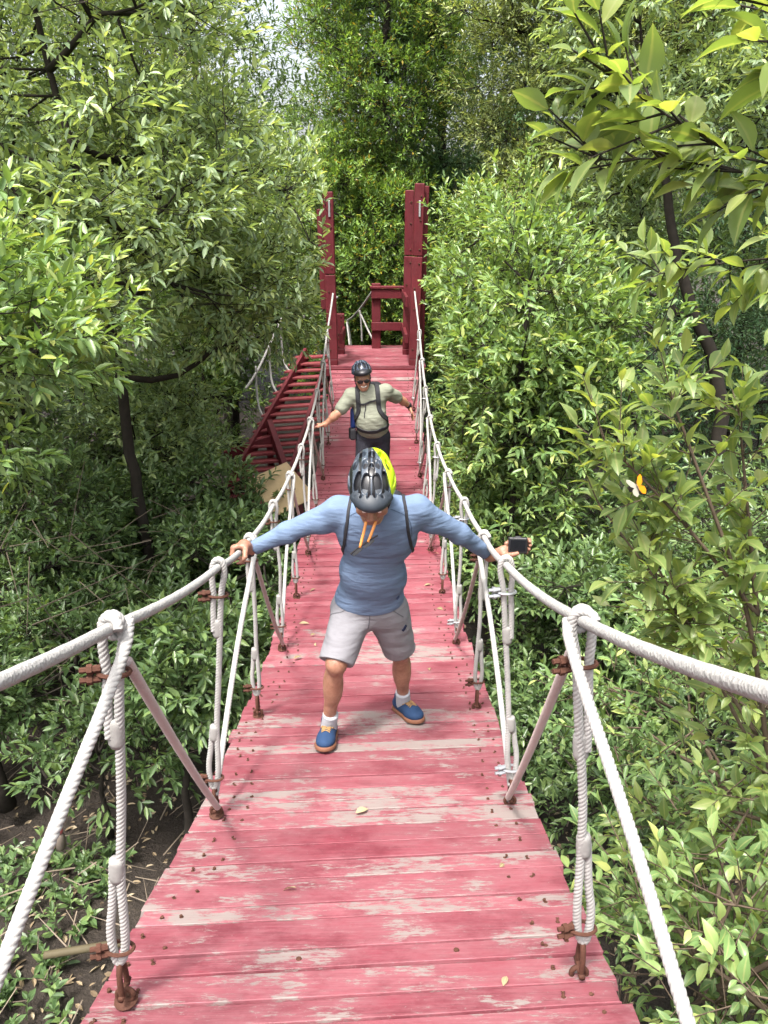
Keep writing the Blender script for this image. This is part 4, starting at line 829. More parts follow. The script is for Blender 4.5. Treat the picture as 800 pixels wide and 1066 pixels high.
def keep_clear(p):
    """foliage does not grow into the bridge or the viewpoint"""
    x, y, z = p[:, 0], p[:, 1], p[:, 2]
    cx = -.075 - .0075 * y
    inb = (np.abs(x - cx) < np.where(x > cx, np.where(z > deck_z(y) + 1.5, .66, .80), np.where((z > deck_z(y) + 1.25) & (y > 6), .48, .84))) & (y < 12.6) & (z > 1.9) & ((z < CAMZ - .25) | (y > 3)) 
    plat = (x > -1.15) & (x < .78) & (y > 12.4) & (y < 15.4) & (z > 2.4)
    st = (x < -.7) & (x > -2.75) & (y > 10.0) & (y < 13.4) & (np.abs(z - (1.45 + (y - 10.2) * .58 + .3)) < .55) & (x > -2.45 + (y - 10.3) * .33)
    cam_ = (np.linalg.norm(p - np.array([0, 0, CAMZ]), axis=1) < 1.1)
    behind = y < -1.0
    return ~(inb | plat | cam_ | behind | st)

def sprays(rg, leaf_mb, twig_mb, p, d, tl, n, L, asp, kind, droop=.15, rad=.004, spread=(.75, 1.2), clear=True, tipL=.8, jit=.34):
    """leafy twigs: p base (N,3), d direction, tl twig length (N,), n leaves on each"""
    if clear:
        k = keep_clear(p + d * tl[:, None] * .7) & keep_clear(p + d * tl[:, None] * 1.2); p, d, tl = p[k], d[k], tl[k]
    N = len(p)
    if N == 0: return
    d = nv(d); e = p + d * tl[:, None]; e[:, 2] -= droop * tl * .4
    if twig_mb is not None: sticks(twig_mb, p, e, np.full(N, rad), np.full(N, rad * .5))
    t = (np.arange(n) + .5) / n; t = .12 + .88 * t ** .75
    tt = np.clip(t[None] + rg.normal(0, .03, (N, n)), 0, 1)
    base = p[:, None] + (e - p)[:, None] * tt[..., None]
    x = nv(np.cross(d, np.array([.02, .03, 1]))); z = np.cross(x, d)
    ph = np.arange(n)[None] * 2.4 + rg.uniform(0, 6.28, (N, 1)) + rg.normal(0, .3, (N, n))
    ang = np.interp(tt, [0, 1], [spread[1], spread[0] * .55]) + rg.normal(0, .18, (N, n))
    rad_ = np.cos(ph)[..., None] * x[:, None] + np.sin(ph)[..., None] * z[:, None]
    ld = np.cos(ang)[..., None] * d[:, None] + np.sin(ang)[..., None] * rad_
    ld[..., 2] -= droop; ld = nv(ld)
    up = np.array([0, 0, 1.]) + rg.normal(0, jit, (N, n, 3)) + .35 * d[:, None]
    LL = L * rg.uniform(.45, 1.22, (N, n)) * np.interp(tt, [0, .8, 1], [1, 1, tipL])
    leaves(leaf_mb, base.reshape(-1, 3), ld.reshape(-1, 3), up.reshape(-1, 3), LL.ravel(), (LL * asp).ravel(), kind)

def limb(mb, a, b, ra, rb, rg, bend=.12, sides=7, sag=0.0):
    a = np.asarray(a, float); b = np.asarray(b, float); L = np.linalg.norm(b - a); n = max(4, int(L / .25)); t = np.linspace(0, 1, n)
    off = np.zeros((n, 3)); amp = L * bend
    for k in (1, 2, 3): off += np.sin(np.pi * k * t)[:, None] * rg.normal(0, amp / k / 1.6, 3)
    P = a + (b - a) * t[:, None] + off; P[:, 2] += sag * np.sin(np.pi * t) * L
    V, F = tube(P, ra + (rb - ra) * t, sides); mb.add2(V, F); return P

def tree(name, label, cat, base, trunk, crowns, mat, leaf=(.10, .36), kind='mid', seed=0, group='mangrove trees along the bridge', clump=.45, twigs=38, nleaf=8, tl=.3, r0=.08, droop=.15, up=.45, limbs=True, trunk_mat='bark', shell=.55, extra=None, density=1.0, spread=(.75, 1.2), cull=None):
    """trunk: list of points; crowns: list of (cx,cy,cz,rx,ry,rz,n clumps)"""
    rg = rng(seed); root = empty(name, base, label, cat, group)
    tm = MB(); bm_ = MB(); lm = MB()
    T = smooth_path([base] + list(trunk), .22, 2); T[1:-1] += rg.normal(0, .012, (len(T) - 2, 3))
    V, F = tube(T, np.linspace(r0, r0 * .35, len(T)) * (1 + .25 * np.exp(-np.arange(len(T)) * .9)), 9); tm.add2(V, F)
    nodes = [T[len(T) // 3:]]
    for (cx, cy_, cz, rx, ry, rz, nc) in crowns:
        c = np.array([cx, cy_, cz]); R = np.array([rx, ry, rz])
        u = nv(rg.normal(0, 1, (nc, 3))); rr = (shell ** 3 + (1 - shell ** 3) * rg.random(nc)) ** (1 / 3)
        rr = np.where(rg.random(nc) < .22, rr * rg.uniform(1.05, 1.3, nc), rr * .92); C = c + u * R * rr[:, None]; C = C[C[:, 2] > .35]; C = C if cull is None else C[~cull(C)]
        if limbs:      # main limbs to a few clumps, then thinner ones from those
            main = rg.choice(len(C), min(len(C), max(3, len(C) // 9)), False)
            for q in main:
                allp = np.concatenate(nodes); dd = np.linalg.norm(allp - C[q], axis=1) + np.maximum(0, allp[:, 2] - C[q][2] + .2) * 2
                a = allp[np.argmin(dd)]; L = np.linalg.norm(C[q] - a)
                nodes.append(limb(bm_, a, C[q], min(r0 * .5, .014 + .014 * L), .006, rg, .07)[2:])
            allp = np.concatenate(nodes)
            for q in range(len(C)):
                if q in main or rg.random() < .35: continue
                dd = np.linalg.norm(allp - C[q], axis=1); a = allp[np.argmin(dd)]; limb(bm_, a, C[q], .015, .005, rg, .10, 5)
        nt = int(twigs * density)
        off = rg.normal(0, 1, (len(C), nt, 3)); off = nv(off) * (rg.random((len(C), nt, 1)) ** .4) * clump * rg.uniform(.5, 1.45, (len(C), 1, 1)) * np.array([1.1, 1.1, .75])
        p = C[:, None] + off; d = nv(nv(off) * .8 + nv((p - c) / R) * .5 + np.array([0, 0, up]) + rg.normal(0, .3, off.shape))
        p = p.reshape(-1, 3); d = d.reshape(-1, 3); k = p[:, 2] > .25; p, d = p[k], d[k]
        sprays(rg, lm, bm_, p, d, tl * rg.uniform(.6, 1.3, len(p)), nleaf, leaf[0], leaf[1], kind, droop, .0035 if kind != 'far' else .005, spread)
        m = rg.random(len(p)) < .25      # inner twigs tie the sprays to the clump
        pc = np.repeat(C, nt, 0)[k] if len(C) else p
        m &= keep_clear(p); sticks(bm_, pc[m], p[m], np.full(m.sum(), .006), np.full(m.sum(), .003))
    if extra: extra(rg, lm, bm_, nodes)
    tm.build('trunk', M[trunk_mat], root, True)
    if bm_.n: bm_.build('foliage_sprays', M[trunk_mat], root, True)
    lm.build('crown', M[mat], root, kind != 'far')
    return root

# --- left side
tree('mangrove_tree', 'big grey-green mangrove with a dark slanting trunk on the left, crown leaning to the handrail', 'tree', (-2.85, 8.6, 0), [(-2.85, 8.55, 1.6), (-2.95, 8.6, 3.6), (-3.05, 8.7, 5.0), (-3.5, 8.9, 7.5)],
     [(-3.25, 8.2, 6.5, 2.2, 2.2, 2.5, 120), (-1.75, 9.0, 5.3, 1.15, 1.6, 1.15, 36), (-1.6, 10.0, 4.7, .5, .9, .8, 12), (-3.7, 7.0, 5.0, 1.3, .9, .9, 22)], 'leaf_grey', (.13, .38), 'mid', 3, twigs=25, tl=.32, r0=.085, clump=.40, cull=lambda C: (C[:, 2] > CAMZ + .13 * C[:, 1]) & (C[:, 0] > -.21 * C[:, 1]))
tree('mangrove_tree', 'young mangrove at the left edge with large yellow-green leaf whorls above the handrail', 'tree', (-3.7, 6.1, 0), [(-3.75, 6.0, 1.2), (-3.65, 5.8, 2.6), (-3.3, 5.4, 4.2)],
     [(-2.75, 4.9, 4.6, .85, .9, .75, 24)], 'leaf_lime', (.125, .38), 'mid', 4, twigs=26, clump=.34, tl=.22, r0=.075, nleaf=9)
tree('mangrove_tree', 'tall mangrove with thin dark upright branches in the upper left corner', 'tree', (-5.2, 10.5, 0), [(-5.1, 10.5, 3), (-4.6, 10.5, 5.5), (-4.4, 10.2, 8.5)],
     [(-5.0, 10.4, 7.2, 2.4, 1.8, 3.3, 110), (-6.0, 9.0, 3.5, 1.6, 1.4, 1.6, 34)], 'leaf_grey', (.13, .38), 'mid', 5, twigs=25, tl=.32, r0=.10)
tree('mangrove_tree', 'pale feathery tree against the white sky gap behind the left mangrove', 'tree', (-3.6, 17.5, 0), [(-3.6, 17.4, 4), (-3.7, 17.3, 8), (-3.8, 17.2, 11)],
     [(-5.1, 17.3, 8.0, 2.0, 1.8, 3.4, 95)], 'leaf_olive', (.12, .26), 'far', 6, twigs=40, tl=.45, r0=.12, nleaf=8, clump=.6)
tree('mangrove_tree', 'dense mangrove behind the red staircase, filling the gap left of the tower', 'tree', (-2.9, 14.8, 0), [(-2.9, 14.8, 2.5), (-2.8, 14.7, 5)],
     [(-2.6, 14.6, 4.6, 1.5, 1.3, 2.2, 70), (-3.8, 13.5, 2.8, 1.6, 1.4, 1.8, 46)], 'leaf_lime', (.125, .36), 'mid', 7, twigs=34, tl=.3, r0=.09)
tree('mangrove_tree', 'dark mangrove deep in the shade far off on the left', 'tree', (-8.5, 13.5, 0), [(-8.5, 13.5, 3), (-8.2, 13.3, 7)],
     [(-8.3, 13.3, 6, 2.6, 2.2, 4.4, 95)], 'leaf_under', (.13, .36), 'far', 8, twigs=36, tl=.4, r0=.13, clump=.6)
# understorey left
BG = 'bushes growing on the mud under the bridge'
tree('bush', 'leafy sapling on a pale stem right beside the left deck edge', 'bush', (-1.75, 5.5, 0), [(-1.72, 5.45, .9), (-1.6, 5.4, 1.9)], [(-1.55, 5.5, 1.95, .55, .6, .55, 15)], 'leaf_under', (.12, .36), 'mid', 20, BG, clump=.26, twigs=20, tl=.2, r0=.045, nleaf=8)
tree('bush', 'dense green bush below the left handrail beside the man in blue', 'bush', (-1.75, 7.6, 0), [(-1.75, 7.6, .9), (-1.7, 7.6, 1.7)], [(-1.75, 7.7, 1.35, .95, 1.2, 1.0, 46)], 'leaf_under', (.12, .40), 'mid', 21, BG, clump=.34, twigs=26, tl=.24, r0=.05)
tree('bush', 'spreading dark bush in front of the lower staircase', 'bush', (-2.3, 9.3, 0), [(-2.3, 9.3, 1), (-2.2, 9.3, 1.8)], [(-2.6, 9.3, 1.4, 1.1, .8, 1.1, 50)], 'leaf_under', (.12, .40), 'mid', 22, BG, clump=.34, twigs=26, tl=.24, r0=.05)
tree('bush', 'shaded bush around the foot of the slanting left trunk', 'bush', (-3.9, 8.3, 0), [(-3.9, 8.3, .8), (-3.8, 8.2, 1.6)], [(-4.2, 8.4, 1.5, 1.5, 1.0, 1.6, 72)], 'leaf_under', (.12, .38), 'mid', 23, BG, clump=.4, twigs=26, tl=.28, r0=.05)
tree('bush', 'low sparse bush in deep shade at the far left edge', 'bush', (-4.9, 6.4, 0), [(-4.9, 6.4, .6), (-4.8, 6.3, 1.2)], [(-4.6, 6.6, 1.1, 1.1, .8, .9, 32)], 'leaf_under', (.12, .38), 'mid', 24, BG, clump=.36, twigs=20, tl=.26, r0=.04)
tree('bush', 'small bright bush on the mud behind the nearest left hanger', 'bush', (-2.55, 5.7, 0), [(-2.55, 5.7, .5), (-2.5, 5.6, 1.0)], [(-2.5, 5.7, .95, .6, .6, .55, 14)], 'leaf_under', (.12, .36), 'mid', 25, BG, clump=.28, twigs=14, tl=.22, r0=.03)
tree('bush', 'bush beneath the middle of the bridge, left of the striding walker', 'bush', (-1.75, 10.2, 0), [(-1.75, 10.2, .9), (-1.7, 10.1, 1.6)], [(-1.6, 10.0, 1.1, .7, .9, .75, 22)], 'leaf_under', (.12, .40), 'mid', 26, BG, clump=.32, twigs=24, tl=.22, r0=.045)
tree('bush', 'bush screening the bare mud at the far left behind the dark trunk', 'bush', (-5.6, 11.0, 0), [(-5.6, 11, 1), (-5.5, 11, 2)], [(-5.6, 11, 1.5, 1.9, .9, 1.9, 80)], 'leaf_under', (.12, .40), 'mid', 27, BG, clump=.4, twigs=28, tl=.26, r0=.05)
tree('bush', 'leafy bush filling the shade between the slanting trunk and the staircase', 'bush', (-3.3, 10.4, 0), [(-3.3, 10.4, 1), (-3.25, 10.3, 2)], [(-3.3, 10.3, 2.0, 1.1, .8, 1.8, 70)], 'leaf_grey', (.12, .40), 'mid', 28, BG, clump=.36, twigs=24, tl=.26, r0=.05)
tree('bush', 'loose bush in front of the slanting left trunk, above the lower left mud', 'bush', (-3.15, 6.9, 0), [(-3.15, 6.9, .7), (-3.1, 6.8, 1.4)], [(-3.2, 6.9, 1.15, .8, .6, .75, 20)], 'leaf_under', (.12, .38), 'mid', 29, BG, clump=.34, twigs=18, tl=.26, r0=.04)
# --- centre background
tree('mangrove_tree', 'tall mangrove flecked with orange leaves behind the tower posts', 'tree', (-.3, 19.5, 0), [(-.3, 19.5, 4), (0, 19.5, 8), (.2, 19.5, 13)],
     [(.05, 19.3, 9.2, 1.65, 2.0, 4.4, 170), (-1.3, 18.4, 5.4, 1.5, 1.3, 1.9, 75), (.2, 17.9, 4.4, 1.4, 1.2, 2.0, 65), (-.6, 18.6, 2.6, 1.9, 1.0, 1.3, 40)], 'leaf_yellow', (.13, .36), 'far', 9, twigs=38, tl=.3, r0=.14, nleaf=9, clump=.5, up=.9)
tree('mangrove_tree', 'tall dark blue-green mangrove with an upright black trunk, right of the tower', 'tree', (1.6, 21.5, 0), [(1.6, 21.5, 4), (1.4, 21.4, 9), (1.2, 21.3, 14)],
     [(1.7, 21.3, 9.0, 2.5, 2.0, 5.4, 175), (1.4, 20, 4.0, 2.2, 1.2, 3.0, 70)], 'leaf_dark', (.14, .36), 'far', 10, twigs=38, tl=.3, r0=.16, nleaf=9, clump=.5, up=.7)
# --- right side
tree('mangrove_tree', 'fine-leaved olive tree high on the right behind the bright bush', 'tree', (4.4, 17, 0), [(4.4, 17, 3), (4.2, 16.9, 6), (4.0, 16.8, 9.5)],
     [(4.1, 16.8, 8.0, 2.5, 2.0, 2.4, 120), (4.6, 16.0, 10.5, 2.8, 1.6, 1.6, 70), (2.9, 16.5, 5.6, 1.1, 1.4, 1.2, 26)], 'leaf_olive', (.12, .34), 'far', 11, twigs=52, tl=.36, r0=.13, nleaf=9, clump=.55)
tree('mangrove_tree', 'bright green lance-leaved tree beside the right handrail with a thin upright trunk', 'tree', (1.75, 8.2, 0), [(1.5, 8.2, 1.4), (1.42, 8.2, 3.0), (1.5, 8.3, 4.8)],
     [(1.45, 8.4, 4.3, .75, 1.0, 1.25, 34), (2.1, 8.2, 3.5, .8, .9, 1.1, 26), (1.15, 8.6, 3.2, .5, .9, .9, 16), (1.35, 8.5, 2.2, .7, 1.0, .8, 20)], 'leaf_lime', (.135, .35), 'mid', 12, twigs=23, tl=.38, r0=.055, clump=.36, up=.6)
tree('mangrove_tree', 'light green bushy tree hugging the right tower post', 'tree', (1.9, 12.2, 0), [(1.85, 12.2, 2), (1.75, 12.2, 4.5)],
     [(1.75, 12.3, 4.1, 1.05, 1.3, 1.9, 74), (1.5, 12, 2.0, .9, 1.3, 1.3, 34)], 'leaf_lime', (.125, .32), 'mid', 13, twigs=28, tl=.3, r0=.08, clump=.42)
tree('mangrove_tree', 'old tree with a bent dark trunk in the shaded hollow on the right', 'tree', (4.4, 9.6, 0), [(4.35, 9.6, 2.2), (4.25, 9.6, 3.6), (3.6, 9.7, 4.7), (3.2, 9.8, 6.2)],
     [(4.2, 10.2, 7.6, 2.2, 1.6, 1.9, 70), (3.0, 11.5, 5.2, .9, 1.0, 1.2, 22)], 'leaf_grey', (.13, .36), 'mid', 14, twigs=32, tl=.32, r0=.13, droop=.3)
tree('mangrove_tree', 'dark tree closing the shaded gap at the right edge', 'tree', (7.5, 13, 0), [(7.4, 13, 3), (7.3, 13, 6)],
     [(7.0, 13.2, 7.5, 2.8, 2, 3.2, 95), (6.2, 14.0, 2.6, 2.6, 1.4, 2.2, 60)], 'leaf_dark', (.13, .34), 'far', 15, twigs=36, tl=.36, r0=.12, clump=.55)
tree('bush', 'low dense bush below the right handrail beside the thin trunk', 'bush', (1.9, 6.4, 0), [(1.85, 6.4, .8), (1.8, 6.4, 1.6)], [(1.75, 6.5, 1.35, .85, 1.1, 1.0, 46)], 'leaf_under', (.105, .40), 'mid', 30, BG, clump=.32, twigs=34, tl=.2, r0=.04)
tree('bush', 'small-leaved bush sprawling in the middle distance on the right', 'bush', (3.1, 7.2, 0), [(3.1, 7.2, .9), (3.0, 7.2, 1.9)], [(3.0, 7.3, 1.6, 1.2, 1.2, 1.2, 60)], 'leaf_under', (.105, .40), 'mid', 31, BG, clump=.36, twigs=34, tl=.2, r0=.04)
tree('bush', 'shaded bush under the right deck edge near the man in blue', 'bush', (1.7, 4.6, 0), [(1.7, 4.6, .7), (1.65, 4.6, 1.3)], [(1.9, 4.8, 1.1, .65, .8, .75, 20)], 'leaf_under', (.09, .36), 'mid', 32, BG, clump=.3, twigs=22, tl=.2, r0=.035)
tree('bush', 'olive bush among the shade behind the near right branch', 'bush', (4.4, 6.6, 0), [(4.4, 6.6, 1.0), (4.3, 6.6, 2.3)], [(4.0, 6.2, 2.2, 1.1, 1.1, 1.4, 44)], 'leaf_under', (.095, .36), 'mid', 33, BG, clump=.4, twigs=30, tl=.24, r0=.05)
tree('bush', 'bush beneath the far right half of the bridge deck', 'bush', (1.55, 10.2, 0), [(1.5, 10.2, .9), (1.45, 10.2, 1.7)], [(1.35, 10.2, 1.5, .7, 1.0, .95, 30)], 'leaf_lime', (.095, .33), 'mid', 34, BG, clump=.34, twigs=28, tl=.22, r0=.04)

# near shrub on the right: explicit boughs
def bough(rg, lm, bm_, path, r0_, n, L, asp=.42, tl=.20, nl=6, out=(0, 0, .3), start=.25, kind='near', side=.9):
    P = smooth_path(path, .05, 2); V, F = tube(P, np.linspace(r0_, r0_ * .3, len(P)), 7); bm_.add2(V, F)
    k = (start + (1 - start) * rg.random(n)) * (len(P) - 1); k = np.append(k, [len(P) - 1] * 3); i0 = k.astype(int); i1 = np.minimum(i0 + 1, len(P) - 1); p = P[i0] + (P[i1] - P[i0]) * (k - i0)[:, None]
    T = nv(np.gradient(P, axis=0))[i0]; d = nv(T * .7 + nv(rg.normal(0, 1, T.shape)) * side + np.array(out))
    tls = tl * rg.uniform(.5, 1.4, len(p)); sprays(rg, lm, bm_, p, d, tls, nl, L, asp, kind, .12, .0028, (.8, 1.15))
def near_extra(rg, lm, bm_, nodes):
    bough(rg, lm, bm_, [(1.9, 2.75, 2.2), (1.36, 2.5, 3.95), (1.15, 2.5, 4.37), (.95, 2.5, 4.78)], .016, 36, .102, start=.4)
    bough(rg, lm, bm_, [(1.36, 2.5, 3.99), (1.30, 2.6, 4.4), (1.22, 2.6, 4.72)], .010, 22, .10)
    bough(rg, lm, bm_, [(1.9, 2.75, 2.6), (1.6, 2.3, 4.1), (1.42, 2.2, 4.65)], .013, 34, .10, start=.3)
    bough(rg, lm, bm_, [(1.7, 2.7, 3.0), (1.15, 2.5, 3.9), (.93, 2.5, 4.25)], .010, 26, .10, start=.35)
    bough(rg, lm, bm_, [(1.36, 2.5, 3.99), (1.0, 2.45, 4.4), (.72, 2.45, 4.66)], .009, 26, .10, start=.35)
    bough(rg, lm, bm_, [(1.5, 2.6, 3.4), (1.0, 2.5, 4.1), (.74, 2.5, 4.42)], .009, 24, .098, start=.4)
    bough(rg, lm, bm_, [(1.9, 2.75, 2.8), (1.75, 2.6, 4.2), (1.75, 2.6, 4.85)], .012, 30, .10, start=.4)
tree('mangrove_shrub', 'near shrub on the right lifting big pale leaves on a brown bough over the handrail', 'shrub', (2.1, 2.9, 0), [(2.05, 2.85, 1.2), (1.9, 2.75, 2.5), (1.75, 2.65, 3.2)],
     [(1.85, 2.9, 3.15, .55, .6, .8, 16)], 'leaf_near', (.10, .40), 'near', 40, 'shrubs close to the right handrail', clump=.28, twigs=11, tl=.2, nleaf=7, r0=.035, trunk_mat='twig', extra=near_extra)
tree('mangrove_shrub', 'thick leafy shrub filling the lower right corner beside the deck', 'shrub', (1.9, 2.1, 0), [(1.85, 2.1, 1.0), (1.75, 2.1, 2.2)],
     [(1.62, 2.05, 2.5, .62, .85, .95, 34), (1.5, 1.3, 2.2, .5, .6, .8, 16), (1.45, 2.9, 1.6, .42, .5, .6, 8)], 'leaf_lime', (.088, .42), 'near', 41, 'shrubs close to the right handrail', clump=.26, twigs=15, tl=.2, nleaf=7, r0=.04, trunk_mat='twig')
tree('mangrove_shrub', 'narrow-leaved shrub between the right deck edge and the dark mud', 'shrub', (2.3, 4.0, 0), [(2.25, 4.0, 1.0), (2.1, 3.9, 2.2)],
     [(2.1, 3.9, 2.5, .8, .7, 1.0, 36)], 'leaf_lime', (.09, .34), 'mid', 42, 'shrubs close to the right handrail', clump=.3, twigs=15, tl=.22, nleaf=8, r0=.04, trunk_mat='twig')
def over_extra(rg, lm, bm_, nodes):
    bough(rg, lm, bm_, [(2.4, 1.3, 5.3), (1.2, 1.3, 5.34), (.62, 1.33, 5.39), (.49, 1.36, 5.45), (.37, 1.42, 5.54)], .0055, 24, .080, asp=.46, tl=.11, nl=4, start=.74, out=(-.25, 0, .1), side=.7)
    bough(rg, lm, bm_, [(1.2, 1.3, 5.34), (.62, 1.36, 5.38), (.50, 1.43, 5.42), (.38, 1.48, 5.42)], .0038, 16, .080, asp=.46, tl=.11, nl=4, start=.55, out=(-.2, 0, .0), side=.7)
    bough(rg, lm, bm_, [(1.2, 1.3, 5.36), (.70, 1.25, 5.46), (.58, 1.28, 5.60)], .0038, 16, .080, asp=.48, tl=.10, nl=4, start=.55, side=.8)
    bough(rg, lm, bm_, [(2.4, 1.3, 5.2), (1.5, 2.2, 5.25), (1.1, 2.4, 5.23), (.86, 2.5, 5.18)], .007, 34, .10, asp=.42, tl=.15, nl=6, start=.5, out=(-.1, 0, -.1))
tree('mangrove_tree', 'tree at the right edge, its sunlit bough of large leaves filling the upper right corner', 'tree', (2.9, 1.2, 0), [(2.85, 1.2, 2.5), (2.6, 1.25, 4.6), (2.5, 1.3, 5.9)],
     [(3.0, 1.8, 6.4, .9, .9, .7, 12)], 'leaf_near', (.09, .42), 'near', 43, clump=.3, twigs=10, tl=.2, nleaf=6, r0=.07, extra=over_extra)

# --- far wood closing the view, ground plants, twigs, litter: uncountable
rg = rng(77); lm = MB(); bm_ = MB()
for x0, x1, y0, zt, n, m in ((-26, -5.2, 24, 15, 330, 0), (-4.4, 14, 27, 12.5, 270, 0), (8, 26, 20, 13, 220, 0), (-24, -9, 14, 12, 190, 0), (-10, 12, 30, 17, 300, 0)):
    C = np.stack([rg.uniform(x0, x1, n), y0 + rg.uniform(-2.5, 2.5, n), zt * rg.random(n) ** .9 + .5], 1)
    off = nv(rg.normal(0, 1, (n, 46, 3))) * rg.random((n, 46, 1)) ** .4 * 1.0
    C = C[~((C[:, 0] > C[:, 1] * -.145) & (C[:, 0] < C[:, 1] * -.078) & (C[:, 2] > CAMZ + C[:, 1] * .165))]; off = off[:len(C)]; n = len(C)
    p = (C[:, None] + off).reshape(-1, 3); d = nv(nv(off).reshape(-1, 3) + np.array([0, 0, .5]))
    sprays(rg, lm, None, p, d, .5 * rg.uniform(.6, 1.3, len(p)), 7, .24, .38, 'far', .1)
    for q in range(n // 25): P = C[q * 25]; limb(bm_, (P[0], P[1], 0), (P[0] + rg.normal(0, .8), P[1], min(P[2] + 1, 9)), .10, .03, rg, .06, 6)
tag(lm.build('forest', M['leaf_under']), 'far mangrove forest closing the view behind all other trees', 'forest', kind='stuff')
tag(bm_.build('forest_trunks', M['bark'], None, True), 'dim trunks standing inside the far mangrove forest', 'forest', kind='stuff')
rg = rng(78); lm = MB()
n = 460; p = np.stack([rg.uniform(-5.2, -2.35, n), rg.uniform(3.3, 5.6, n), np.zeros(n)], 1); k = (np.sin(p[:, 0] * 2.1 + 1) + np.cos(p[:, 1] * 2.7) + rg.normal(0, .6, n)) > -.5; p = p[k]
p2 = np.stack([rg.uniform(.9, 6, 500), rg.uniform(3.0, 9, 500), np.zeros(500)], 1); p = np.concatenate([p, p2[rg.random(500) < .5]]); p[:, 2] = ground_z(p[:, 0], p[:, 1])
d = nv(np.array([0, 0, 1.]) + rg.normal(0, .35, p.shape)); sprays(rg, lm, lm, p, d, .22 * rg.uniform(.5, 1.3, len(p)), 8, .10, .5, 'mid', .1, .004, (.9, 1.35), clear=False)
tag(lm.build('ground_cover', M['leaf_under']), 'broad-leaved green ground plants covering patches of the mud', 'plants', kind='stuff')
rg = rng(79); tm = MB(); n = 1800
p = np.stack([rg.uniform(-6, 5, n), rg.uniform(2.8, 11, n), np.zeros(n)], 1); p[:, 2] = ground_z(p[:, 0], p[:, 1]) + rg.uniform(.0, .25, n)
d = nv(rg.normal(0, 1, (n, 3)) * np.array([1, 1, .35])); L = rg.uniform(.08, .6, n); sticks(tm, p - d * L[:, None] / 2, p + d * L[:, None] / 2, rg.uniform(.003, .009, n), rg.uniform(.002, .005, n))
n = 120; p = np.stack([rg.uniform(-5.2, -2.2, n), rg.uniform(6.0, 8.6, n), rg.uniform(.3, 2.6, n)], 1); d = nv(rg.normal(0, 1, (n, 3)) + np.array([.3, 0, .5])); L = rg.uniform(.4, 1.3, n); sticks(tm, p - d * L[:, None] / 2, p + d * L[:, None] / 2, rg.uniform(.004, .008, n), rg.uniform(.001, .004, n))
tag(tm.build('dead_twigs', M['deadwood']), 'tangle of dry grey twigs lying over the shaded mud', 'twigs', kind='stuff')
rg = rng(80); n = 6000; lm = MB(); p = np.stack([rg.uniform(-6, 6, n), rg.uniform(2.5, 12, n), np.zeros(n)], 1); p[:, 2] = ground_z(p[:, 0], p[:, 1]) + .012
d = nv(rg.normal(0, 1, (n, 3)) * np.array([1, 1, .15])); L = rg.uniform(.05, .1, n); leaves(lm, p, d, np.array([0, 0, 1.]) + rg.normal(0, .3, (n, 3)), L, L * .45, 'mid')
M['litter'] = leaf_mat('dry_leaf', [(0, (.10, .07, .04)), (.5, (.20, .15, .09)), (1, (.34, .28, .19))], (.2, .16, .11), .1, .8)
tag(lm.build('leaf_litter', M['litter']), 'dry brown fallen leaves scattered over the dark mud', 'leaf litter', kind='stuff')
rg = rng(81); lm = MB(); P = []
for (x, y) in ((.42, 2.18), (.33, 1.55), (-.12, 2.6), (-.62, 4.6), (-.5, 4.9), (-.66, 5.3), (.48, 5.6), (.42, 6.2), (.5, 7.0), (-.6, 6.1), (.3, 4.4), (.1, 5.2), (-.55, 5.05), (.56, 6.7), (-.3, 2.05), (.5, 8.8), (.35, 10.2)): P.append((x, y, deck_z(y) + .012))
P = np.array(P); n = len(P); d = nv(rg.normal(0, 1, (n, 3)) * np.array([1, 1, .1])); d[:, 2] += -.12 * np.sign(d[:, 1]); L = rg.uniform(.04, .085, n); leaves(lm, P, d, np.array([0, 0, 1.]) + rg.normal(0, .35, (n, 3)), L, L * .42, 'near')
M['fallen'] = leaf_mat('pale_fallen_leaf', [(0, (.16, .11, .06)), (1, (.34, .28, .17))], (.28, .22, .14), .15, .8)
tag(lm.build('fallen_leaves', M['fallen']), 'few pale dry leaves fallen on the red bridge planks', 'fallen leaves', kind='stuff')

# small things on the mud
mb = MB(); V, F = tube(smooth_path([(-2.55, 4.28, .20), (-2.1, 4.35, .22), (-1.7, 4.45, .20)], .03, 1), .030, 12); mb.add2(V, F); gz = float(ground_z(np.array([-2.1]), np.array([4.35]))[0])
tag(mb.build('bamboo_pole', plain('old_bamboo', (.07, .058, .034), .7, .2, var=.3, scale=6), None, True), 'old greenish bamboo pole lying on the mud near the left deck edge', 'pole')
b = empty('bottle', (-2.95, 5.55, .12), 'muddy grey bottle with a red cap standing among the left twigs', 'bottle')
MB().add2(*tube([(-2.95, 5.55, .0), (-2.95, 5.55, .02), (-2.95, 5.55, .15), (-2.95, 5.55, .19)], [.03, .045, .045, .03], 14)).build('bottle_body', plain('muddy_plastic', (.16, .13, .11), .6, .3, var=.4, scale=20), b, True)
MB().add2(*tube([(-2.95, 5.55, .185), (-2.95, 5.55, .20), (-2.95, 5.55, .25), (-2.95, 5.55, .27)], [.036, .04, .036, .02], 14)).build('bottle_cap', plain('faded_red_plastic', (.42, .10, .10), .6, .3), b, True)
mb = MB(); pr = rng(5)
for k in range(7): box(mb, (1.22 + k * .065, 11.2 + k * .01, 1.95), (.05, .62, .02), np.array(Matrix.Rotation(.55, 3, 'X')) @ rot_z(.35 + pr.normal(0, .02)), .002)
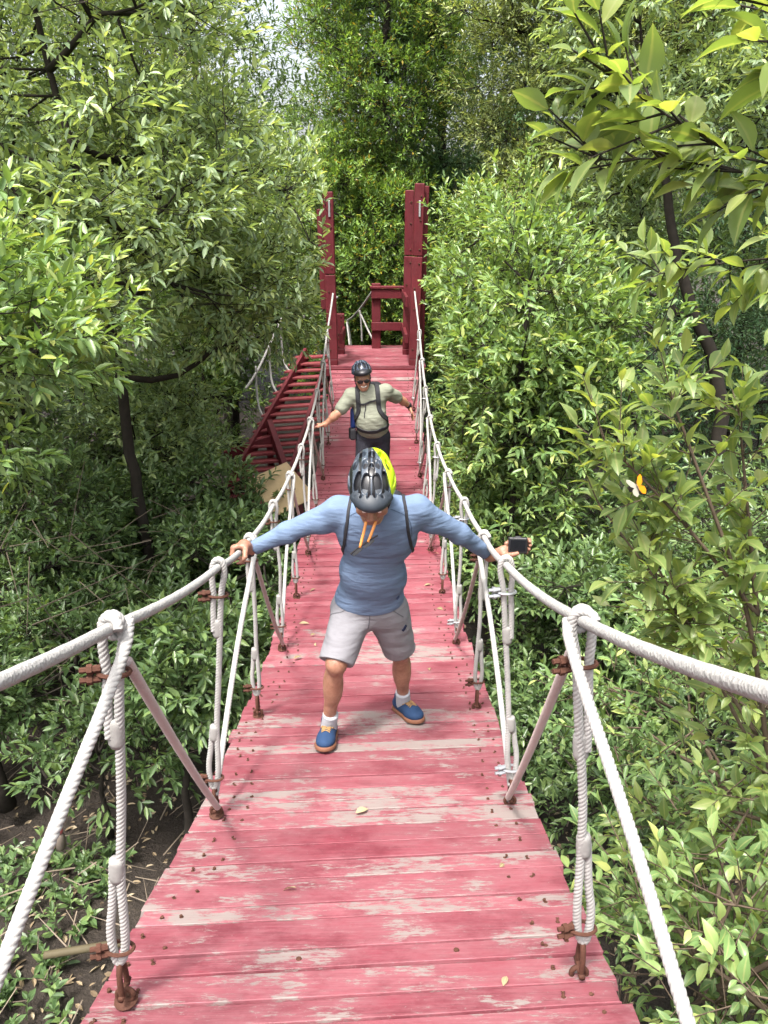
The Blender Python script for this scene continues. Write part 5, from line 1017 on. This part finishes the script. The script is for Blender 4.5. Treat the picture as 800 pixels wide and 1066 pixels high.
for q in (-.2, .2): box(mb, (1.40, 11.2 + q * .8, 1.935 + q * .5), (.5, .05, .02), np.array(Matrix.Rotation(.55, 3, 'X')) @ rot_z(.05), .002)
tag(mb.build('slatted_board', M['greywood']), 'weathered grey slatted board half buried in leaves beside the right handrail', 'board')
# butterfly
bf = empty('butterfly', (.73, 2.1, 4.61), 'white and orange butterfly fluttering among the right shrub leaves', 'butterfly')
def wing(pts, th, axis_r): 
    P = np.array(pts, float) * .8; n = len(P); V = np.concatenate([P, P + np.array([0, 0, th])]); V = V @ np.asarray(axis_r).T + np.array([.73, 2.1, 4.61])
    mb = MB(); mb.add2(V, [np.array([list(range(n))[::-1], list(range(n, 2 * n))]), np.array([[i, (i + 1) % n, n + (i + 1) % n, n + i] for i in range(n)])]); return mb
wh = plain('butterfly_white', (.50, .50, .40), .7, .1); og = plain('butterfly_orange', (.50, .17, .006), .7, .1)
fw = [(0, .004, 0), (.006, .02, 0), (.020, .036, 0), (.034, .040, 0), (.036, .030, 0), (.028, .012, 0), (.012, .0, 0)]; hw = [(0, 0, 0), (.016, .002, 0), (.028, -.006, 0), (.030, -.020, 0), (.020, -.032, 0), (.008, -.026, 0)]
base_R = np.array(Matrix.Rotation(math.radians(70), 3, 'X')) @ np.array(Matrix.Rotation(math.radians(25), 3, 'Z'))
Lr = base_R @ np.array(Matrix.Rotation(math.radians(-58), 3, 'Y')); Rr = base_R @ np.array(Matrix.Rotation(math.radians(20), 3, 'Y')) 
fl = np.diag([-1., 1, 1])
wing(fw, .0006, Lr @ fl).build('wing', wh, bf); wing(hw, .0006, Lr @ fl).build('wing', wh, bf); wing(fw, .0006, Rr).build('wing', og, bf); wing(hw, .0006, Rr).build('wing', og, bf)
V, F = tube(np.array([(0, -.016, 0), (0, -.006, .001), (0, .004, .001), (0, .012, .001)]) @ base_R.T + np.array([.73, 2.1, 4.61]), [.001, .0022, .0026, .0012], 7); MB().add2(V, F).build('body', plain('butterfly_body', (.08, .06, .04), .8), bf, True)
